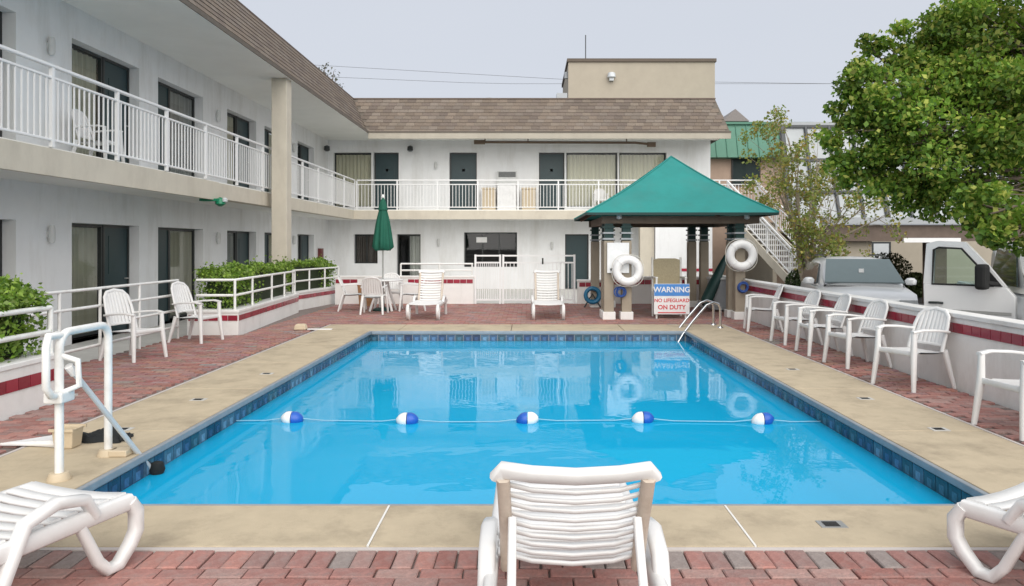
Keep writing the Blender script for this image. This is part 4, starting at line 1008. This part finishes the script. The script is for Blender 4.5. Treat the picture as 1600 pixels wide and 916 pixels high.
# things lying by the frame
bag = thing('cloth_bag', 'flat crumpled black bag on the coping behind the grab bar', 'bag', (-3.3, 5.72, 0))
m = MB(); N = 16; rows = []
for i in range(N+1):
    row = []
    for j in range(N+1):
        u, v = i/N*2-1, j/N*2-1; e_ = max(0, 1-abs(u)**4)*max(0, 1-abs(v)**4)
        row.append((-3.30+u*.19+.02*math.sin(v*5), 5.72+v*.14+.02*math.sin(u*6), .006+e_*(.05+.02*math.sin(u*4+v*3)+.015*math.sin(u*11)*math.sin(v*9))))
    rows.append(row)
part('bag_body', m.rings(rows, cap=False, close=False), 'black_cloth', bag, 80); part('bag_handle', MB().tube([(-3.15, 5.7, .03), (-3.10, 5.6, .02), (-3.04, 5.62, .015), (-3.12, 5.76, .03)], .01, 6), 'black_cloth', bag)
bxo = thing('plastic_bin', 'small beige plastic bin on the coping beside the frame foot', 'bin', (-3.42, 5.45, 0))
m = MB(); rg = []
for z, s in ((.0, .055), (.012, .06), (.13, .07), (.145, .075), (.145, .063), (.05, .055)): rg.append([(-3.42-s*1.1, 5.47-s, z+.003), (-3.42+s*1.1, 5.47-s, z+.003), (-3.42+s*1.1, 5.47+s, z+.003), (-3.42-s*1.1, 5.47+s, z+.003)])
part('bin_body', m.rings(rg), 'beige_plastic', bxo, bevel=.006); part('bin_rim', MB().box(-3.51, -3.33, 5.382, 5.398, .135, .155).box(-3.51, -3.33, 5.542, 5.558, .135, .155), 'beige_plastic', bxo)
wb = thing('folded_board', 'white pointed board lying on the coping next to the beige bin', 'board', (-3.62, 5.6, 0))
m = MB(); m.rings([[(-3.95, 5.52, .006), (-3.48, 5.45, .006), (-3.48, 5.66, .006)], [(-3.95, 5.52, .02), (-3.48, 5.45, .06), (-3.48, 5.66, .07)]]); part('panel', m, 'sign_white', wb)
part('panel_edge', MB().bar([(-3.95, 5.515, .012), (-3.48, 5.442, .03)], .014, .02), 'ring_white', wb)
# grab rails into the pool
gr = thing('pool_handrail', 'pair of chrome handrails leading into the pool by the gazebo', 'handrail', (2.8, 13.1, 0))
for dx in (0, .50):
    x = 2.72+dx*.2; y = 13.2+.0
    yb = 13.05+dx; pts = [(3.02, yb+.55, .0), (3.02, yb+.5, .45), (2.98, yb+.42, .60), (2.9, yb+.3, .64), (2.78, yb+.15, .58), (2.42, yb-.4, .02), (2.32, yb-.55, -.25)]
    pts = [(3.5+dx*.0, yb+.35, 0), (3.5, yb+.35, .36), (3.46, yb+.33, .44), (3.36, yb+.30, .47), (3.22, yb+.24, .42), (2.92, yb+.04, .14), (2.72, yb-.12, -.06), (2.60, yb-.22, -.22)]
    part('rail_tube', MB().tube(pts, .024, 10), 'chrome', gr, 50); part('escutcheon', MB().lathe([(.024, .03), (.05, .025), (.06, .004), (.024, .004)], 14, (3.5, yb+.35, 0)), 'chrome', gr, 40)
# high-backed guard chair with tan mesh back, and the warning sign hanging from it
gcx = PX(1045, 15.4)
gc = thing('guard_chair', 'white tube framed high chair with tan mesh back under the gazebo edge', 'chair', (gcx, 15.4, 0))
for sx in (-1, 1):
    x = gcx+sx*.30
    part('leg', MB().tube([(x, 15.15, 0), (x, 15.15, .82)], .022, 8), 'pipe_white', gc, 50)
    part('leg', MB().tube([(x, 15.62, 0), (x, 15.66, 1.25)], .022, 8), 'pipe_white', gc, 50)
    part('armrest', MB().bar([(x, 15.12, .84), (x, 15.64, .84)], .05, .03), 'pipe_white', gc)
for z in (.18, .52): part('crossbar', MB().tube([(gcx-.3, 15.15, z), (gcx+.3, 15.15, z)], .018, 8), 'pipe_white', gc)
part('seat', B(gcx-.29, gcx+.29, 15.17, 15.62, .535, .56), 'mesh_tan', gc)
m = MB(); rows = [[(gcx+(-.28+.56*j/6), 15.645+.03*math.sin(math.pi*j/6), .60+.63*i/5-(.03 if i == 5 and j in (0, 6) else 0)) for j in range(7)] for i in range(6)]
part('backrest', m.rings(rows, cap=False, close=False), 'mesh_tan', gc, 60)
def text(body, size, mat, parent, loc, name='lettering', bold=.0):
    cu = bpy.data.curves.new(name, 'FONT'); cu.body = body; cu.size = size; cu.align_x = 'CENTER'; cu.align_y = 'CENTER'; cu.extrude = .001; cu.offset = bold
    o = bpy.data.objects.new(name, cu); C.objects.link(o); dg = bpy.context.evaluated_depsgraph_get(); me = bpy.data.meshes.new_from_object(o.evaluated_get(dg)); bpy.data.objects.remove(o)
    me.materials.clear(); me.materials.append(MATS[mat]); q = obj(name, me, parent, Vector(loc)-wloc(parent), (R(90), 0, 0)); return q
sx0, sx1 = PX(1023, 15.0), PX(1079, 15.0); zt_, zb_ = PZ(444, 15.0), PZ(492, 15.0); zm_ = PZ(463, 15.0)
sg = thing('warning_sign', 'blue and white warning sign with red lettering on the guard chair', 'sign', ((sx0+sx1)/2, 15.06, zb_))
part('board', B(sx0, sx1, 15.09, 15.115, zb_, zt_), 'sign_white', sg, bevel=.004)
part('header_band', B(sx0+.006, sx1-.006, 15.085, 15.0895, zm_, zt_-.006), 'sign_blue', sg)
cxs = (sx0+sx1)/2
text('WARNING', .155, 'sign_white', sg, (cxs, 15.083, (zm_+zt_)/2), bold=.003)
text('NO LIFEGUARD', .102, 'sign_red', sg, (cxs, 15.087, zm_-.095), bold=.002)
text('ON DUTY', .125, 'sign_red', sg, (cxs, 15.087, zm_-.235), bold=.003)
part('lower_line', B(sx0+.08, sx1-.08, 15.086, 15.0895, zb_+.025, zb_+.045), 'sign_red', sg)
# folded dark umbrella leaning under the gazebo, bins and boxes
fu = thing('folded_umbrella', 'dark green folded umbrella leaning against the gazebo post', 'umbrella', (PX(1097, 16.4), 16.4, 0))
a = Vector((PX(1094, 16.4), 16.3, .02)); b = Vector((PX(1142, 16.8), 17.1, 1.32)); part('pole', MB().tube([a, a.lerp(b, 1.0)], .02, 8), 'frame_dark', fu)
part('canopy', MB().tube([a.lerp(b, t) for t in (.12, .2, .45, .75, .95, 1.0)], .13, 12, scales=[.5, 1, .95, .7, .4, .1]), 'green_dark', fu, 50)
bc = thing('grey_cabinet', 'low grey pump cabinet under the gazebo beside the folded umbrella', 'cabinet', (PX(1132, 16.9), 16.9, 0))
x = PX(1128, 16.9); part('body', B(x-.26, x+.26, 16.7, 17.2, .04, .72), 'gutter_grey', bc, bevel=.015); part('lid', B(x-.28, x+.28, 16.68, 17.22, .721, .77), 'lamp_grey', bc, bevel=.012); part('door', B(x-.22, x+.22, 16.685, 16.699, .1, .66), 'gutter_grey', bc)
hb = thing('hose_reel', 'teal blue hose reel on the brick in front of the low wall', 'hose reel', (PX(926, 17.8), 17.8, 0))
x = PX(926, 17.8); part('hose', MB().torus((x, 17.8, .30), .17, .05, 'y', 24, 8).torus((x, 17.9, .30), .16, .05, 'y', 24, 8), 'blue_plastic', hb, 60); part('stand', MB().bar([(x-.2, 17.85, 0), (x, 17.85, .33), (x+.2, 17.85, 0)], .04, .04), 'frame_dark', hb)
tp = thing('beige_planter_box', 'beige square planter box beside the patio table by the low wall', 'planter box', (PX(574, 18.3), 18.3, 0))
x = PX(573, 18.3); m = MB(); m.rings([[(x-s, 18.3-s, z), (x+s, 18.3-s, z), (x+s, 18.3+s, z), (x-s, 18.3+s, z)] for z, s in ((.002, .15), (.5, .19), (.54, .2), (.54, .17), (.45, .16))]); part('box', m, 'orange_brown', tp, bevel=.01); part('soil', B(x-.155, x+.155, 18.145, 18.455, .451, .47), 'soil', tp)
# things on the back balcony
for lab, px, wdt, hh, mat in (('beige storage bin on the back balcony left of the white cabinet', 764, .5, .85, 'beige_plastic'), ('beige storage bin on the back balcony right of the white cabinet', 826, .5, .85, 'beige_plastic'), ('white cabinet on the back balcony below the louvred unit', 792, .7, 1.0, 'sign_white')):
    Y = 27.2; x = PX(px, Y); t = thing('storage_bin' if 'bin' in lab else 'cabinet', lab, 'bin' if 'bin' in lab else 'cabinet', (x, Y, ZS)); part('body', B(x-wdt/2, x+wdt/2, Y-.2, Y+.2, ZS+.002, ZS+hh-.06), mat, t, bevel=.015); part('lid', B(x-wdt/2-.02, x+wdt/2+.02, Y-.22, Y+.22, ZS+hh-.059, ZS+hh), mat, t, bevel=.012)

# ================================================================== VEHICLES  (nose towards -y)
def loft(stations, n=None):
    """stations: (y, [(x, z) half profile from bottom centre side to top centre])"""
    rg = []
    for y, pr in stations:
        row = [(x, y, z) for x, z in pr]+[(-x, y, z) for x, z in reversed(pr)]; rg.append(row)
    return MB().rings(rg)
def wheel(t, x, y, r, w_):
    wl = part('wheel', MB().lathe([(r*.62, -w_/2), (r*.95, -w_/2), (r, -w_*.3), (r, w_*.3), (r*.95, w_/2), (r*.62, w_/2)], 24), 'rubber', t, 40, world=False); wl.location = (x, y, r); wl.rotation_euler = (0, R(90), 0)
    part('rim', MB().lathe([(.03, -w_*.42), (r*.61, -w_*.5), (r*.61, w_*.5), (.03, w_*.42)], 20), 'frame_alu', wl, 40, world=False)
def quadpart(name, P, mat, t, off=(0, 0, 0), th=.012):
    P = [Vector(p)+Vector(off) for p in P]; n = (P[1]-P[0]).cross(P[2]-P[0]).normalized(); m = MB(); m.rings([[p-n*th for p in P], P]); return part(name, m, mat, t, world=False)
suv = thing('suv_car', 'silver sport utility car parked behind the boundary wall', 'car', (PX(1345, 16.2), 16.6, GZ), R(-14))
def bpf(hw, zb, zm, zt): return [(hw*.9, zb), (hw, zb+.15), (hw, zm), (hw*.97, zt-.05), (hw*.88, zt), (0.02, zt+.03)]
part('body', loft([(-2.28, bpf(.70, .34, .55, .74)), (-2.18, bpf(.82, .28, .62, .88)), (-1.8, bpf(.90, .26, .72, .97)), (-1.1, bpf(.925, .26, .82, 1.04)), (.3, bpf(.93, .26, .85, 1.05)), (1.6, bpf(.93, .28, .88, 1.06)), (2.15, bpf(.88, .34, .85, 1.04)), (2.3, bpf(.78, .42, .75, .95))]), 'silver_paint', suv, 45, world=False)
def gpf(hw0, hw1, z0, z1): return [(hw0, z0), (hw0-.02, z0+.06), (hw1+.03, z1-.09), (hw1-.05, z1-.02), (hw1*.55, z1+.015), (.02, z1+.025)]
part('cabin', loft([(-1.22, gpf(.80, .76, 1.02, 1.10)), (-.86, gpf(.84, .73, 1.03, 1.33)), (-.42, gpf(.86, .69, 1.03, 1.58)), (.3, gpf(.87, .70, 1.04, 1.63)), (1.2, gpf(.87, .69, 1.04, 1.62)), (1.85, gpf(.84, .66, 1.04, 1.54)), (2.15, gpf(.80, .72, 1.04, 1.2))]), 'silver_paint', suv, 45, world=False)
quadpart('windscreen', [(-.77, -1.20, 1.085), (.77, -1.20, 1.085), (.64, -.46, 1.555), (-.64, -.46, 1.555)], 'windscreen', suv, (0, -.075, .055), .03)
for s in (-1, 1):
    for ya, yb, yc, yd in ((-.78, .32, .28, -.30), (.40, 1.25, 1.18, .37), (1.32, 1.85, 1.62, 1.26)):
        P = [(s*.868, ya, 1.09), (s*.878, yb, 1.09), (s*.742, yc, 1.52), (s*.738, yd, 1.50)]; quadpart('side_window', P if s > 0 else P[::-1], 'car_glass', suv, (s*.012, 0, 0), .02)
    mr = part('mirror', MB().lathe([(.02, -.08), (.09, -.06), (.10, .03), (.06, .08), (.01, .09)], 12), 'silver_paint', suv, 50, world=False); mr.location = (s*1.02, -.72, 1.13); mr.scale = (1.2, .75, .95)
    part('mirror_arm', MB().bar([(s*.86, -.72, 1.08), (s*1.0, -.72, 1.10)], .05, .04), 'frame_dark', suv, world=False)
    hl = part('headlight', MB().box(s*.62-.16, s*.62+.16, -2.25, -2.1, .70, .84), 'headlamp', suv, world=False)
    part('roof_rail', MB().bar([(s*.62, -.3, 1.645), (s*.63, .4, 1.69), (s*.62, 1.4, 1.67)], .035, .035), 'frame_dark', suv, world=False)
    wheel(suv, s*.80, -1.42, .34, .22); wheel(suv, s*.80, 1.35, .34, .22)
part('grille', B(-.42, .42, -2.29, -2.2, .52, .70), 'frame_dark', suv, world=False)
part('sticker', B(-.05, .05, -.985, -.965, 1.33, 1.41), 'sign_white', suv, world=False)
tk = thing('pickup_truck', 'white pickup truck with its passenger door swung open beyond the wall', 'truck', (7.42, 9.65, GZ), R(-20))
hwT = 1.0
part('hood', loft([(-2.25, bpf(.86, .5, .9, 1.12)), (-2.1, bpf(.96, .45, .95, 1.19)), (-1.5, bpf(.99, .45, 1.0, 1.24)), (-.75, bpf(1.0, .45, 1.05, 1.28))]), 'white_car', tk, 45, world=False)
part('body', loft([(-.749, bpf(.985, .45, .95, 1.29)), (1.2, bpf(1.0, .45, .95, 1.31))]), 'white_car', tk, 45, world=False)
part('cab', loft([(-.78, gpf(.93, .90, 1.28, 1.36)), (-.45, gpf(.95, .88, 1.28, 1.64)), (-.12, gpf(.96, .84, 1.28, 1.88)), (.5, gpf(.96, .86, 1.28, 1.97)), (1.1, gpf(.96, .86, 1.28, 1.96)), (1.2, gpf(.95, .87, 1.28, 1.86))]), 'white_car', tk, 45, world=False)
part('bed', MB().box(-1.0, 1.0, 1.25, 3.2, .5, 1.28).box(-1.0, 1.0, 3.201, 3.26, .5, 1.26), 'white_car', tk, world=False, bevel=.03)
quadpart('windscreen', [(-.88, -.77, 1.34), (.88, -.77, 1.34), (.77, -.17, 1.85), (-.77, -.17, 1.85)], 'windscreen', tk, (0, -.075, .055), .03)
for s in (-1, 1):
    P = [(s*.97, -.45, 1.36), (s*.98, .95, 1.36), (s*.885, .9, 1.85), (s*.875, -.05, 1.83)]; quadpart('side_window', P if s > 0 else P[::-1], 'car_glass', tk, (s*.01, 0, 0), .02)
    part('headlight', B(s*.72-.15, s*.72+.15, -2.24, -2.1, .92, 1.12), 'headlamp', tk, world=False)
    wheel(tk, s*.86, -1.35, .39, .26); wheel(tk, s*.86, 2.1, .39, .26)
part('grille', B(-.5, .5, -2.29, -2.15, .72, 1.1), 'frame_alu', tk, world=False); part('bumper', B(-.98, .98, -2.4, -2.22, .42, .66), 'chrome', tk, world=False, bevel=.03)
# open passenger door, hinged at the front of the cab on the -x side; local: hinge at origin, door runs +y when shut
dh = Vector((-1.02, -.62, 0)); op = R(62)
Mx = Matrix.Translation(dh) @ Matrix.Rotation(op, 4, 'Z')
def dbox(m, x0, x1, y0, y1, z0, z1): return m.box(x0, x1, y0, y1, z0, z1)
dm = MB(); prof = [(0, .5), (1.08, .5), (1.10, 1.30), (1.06, 1.93), (.92, 1.965), (.58, 1.95), (.10, 1.36), (0, 1.24)]; hole = [(.24, 1.375), (.985, 1.375), (.965, 1.845), (.90, 1.875), (.62, 1.86), (.33, 1.52)]
lower = [(0, .5), (1.08, .5), (1.10, 1.375), (.985, 1.375), (.24, 1.375), (.10, 1.36), (0, 1.24)]
def plate(poly, x0, x1): return MB().rings([[(x0, y, z) for y, z in poly], [(x1, y, z) for y, z in poly]])
d0 = part('door', plate(lower, -.05, .05), 'white_car', tk, world=False, bevel=.012); d0.matrix_basis = Mx
fm = MB()
for poly in ([(1.10, 1.376), (1.06, 1.93), (.965, 1.845), (.985, 1.376)], [(1.06, 1.93), (.92, 1.965), (.90, 1.875), (.965, 1.845)], [(.92, 1.965), (.58, 1.95), (.62, 1.86), (.90, 1.875)], [(.58, 1.95), (.30, 1.63), (.33, 1.52), (.62, 1.86)], [(.30, 1.63), (.10, 1.361), (.24, 1.376), (.33, 1.52)]):
    fm.rings([[(-.045, y, z) for y, z in poly], [(.03, y, z) for y, z in poly]])
part('window_frame', fm, 'white_car', d0, world=False)
part('window_seal', MB().bar([(-.048, y, z) for y, z in hole+[hole[0]]], .025, .025), 'rubber', d0, world=False)
part('door_glass', MB().quad(*[(-.009, y, z) for y, z in hole[::-1]]), 'cab_glass', d0, world=False)
part('belt_moulding', MB().bar([(-.056, .04, 1.02), (-.056, 1.06, 1.02)], .012, .04), 'frame_alu', d0, world=False)
part('handle', MB().bar([(-.065, .84, 1.12), (-.085, .9, 1.125), (-.065, 1.02, 1.12)], .03, .03), 'frame_dark', d0, world=False)
mi = part('mirror', MB().box(-.30, -.10, .26, .40, 1.33, 1.66), 'rubber', d0, world=False, bevel=.04); part('mirror_arm', MB().bar([(-.05, .2, 1.40), (-.16, .28, 1.42)], .05, .05), 'rubber', d0, world=False)
part('mirror_sail', plate([(.14, 1.37), (.36, 1.37), (.36, 1.56), (.30, 1.58)], -.06, -.046), 'rubber', d0, world=False)

# ================================================================== POWER LINES
for lab, ya, yb, Y in (('upper thin overhead cable crossing the grey sky', 104, 127, 46), ('lower thin overhead cable crossing the grey sky', 121, 138, 48)):
    t = thing('power_line', lab, 'cable', (PX(-300, Y), Y, GZ)); x0, x1 = PX(-300, Y), PX(1900, Y); pts = []
    sl = (yb-ya)/360
    for k in range(31):
        q = -300+2200*k/30; yy = ya+8-16*(1-((q-800)/1100)**2)*-.6-10 if False else ya+(q-530)*sl*(.9 if q < 890 else .25)+(0 if q < 890 else 360*sl*.65)
        pts.append((PX(q, Y), Y, PZ(min(yy, 131), Y)))
    part('cable', MB().tube(pts, .014, 5), 'wire', t)
    for p in (pts[0], pts[-1]): part('utility_pole', MB().tube([(p[0], Y, GZ), (p[0], Y, p[2]+.4)], .14, 8), 'wood_pole', t)

bb = thing('beige_block', 'small beige block beside a white strip on the coping corner', 'block', (PX(472, 13.1), 13.1, 0))
x, y = PX(470, 13.1), 13.1
m = MB(); m.rings([[(x-.10*k, y-.07*k, z), (x+.10*k, y-.07*k, z), (x+.10*k, y+.07*k, z), (x-.10*k, y+.07*k, z)] for z, k in ((.004, 1), (.02, 1.05), (.09, .9), (.11, .6))]); part('block_body', m, 'beige_plastic', bb, bevel=.01)
part('strip', B(x+.12, x+.55, y-.02, y+.06, .004, .02), 'sign_white', bb)
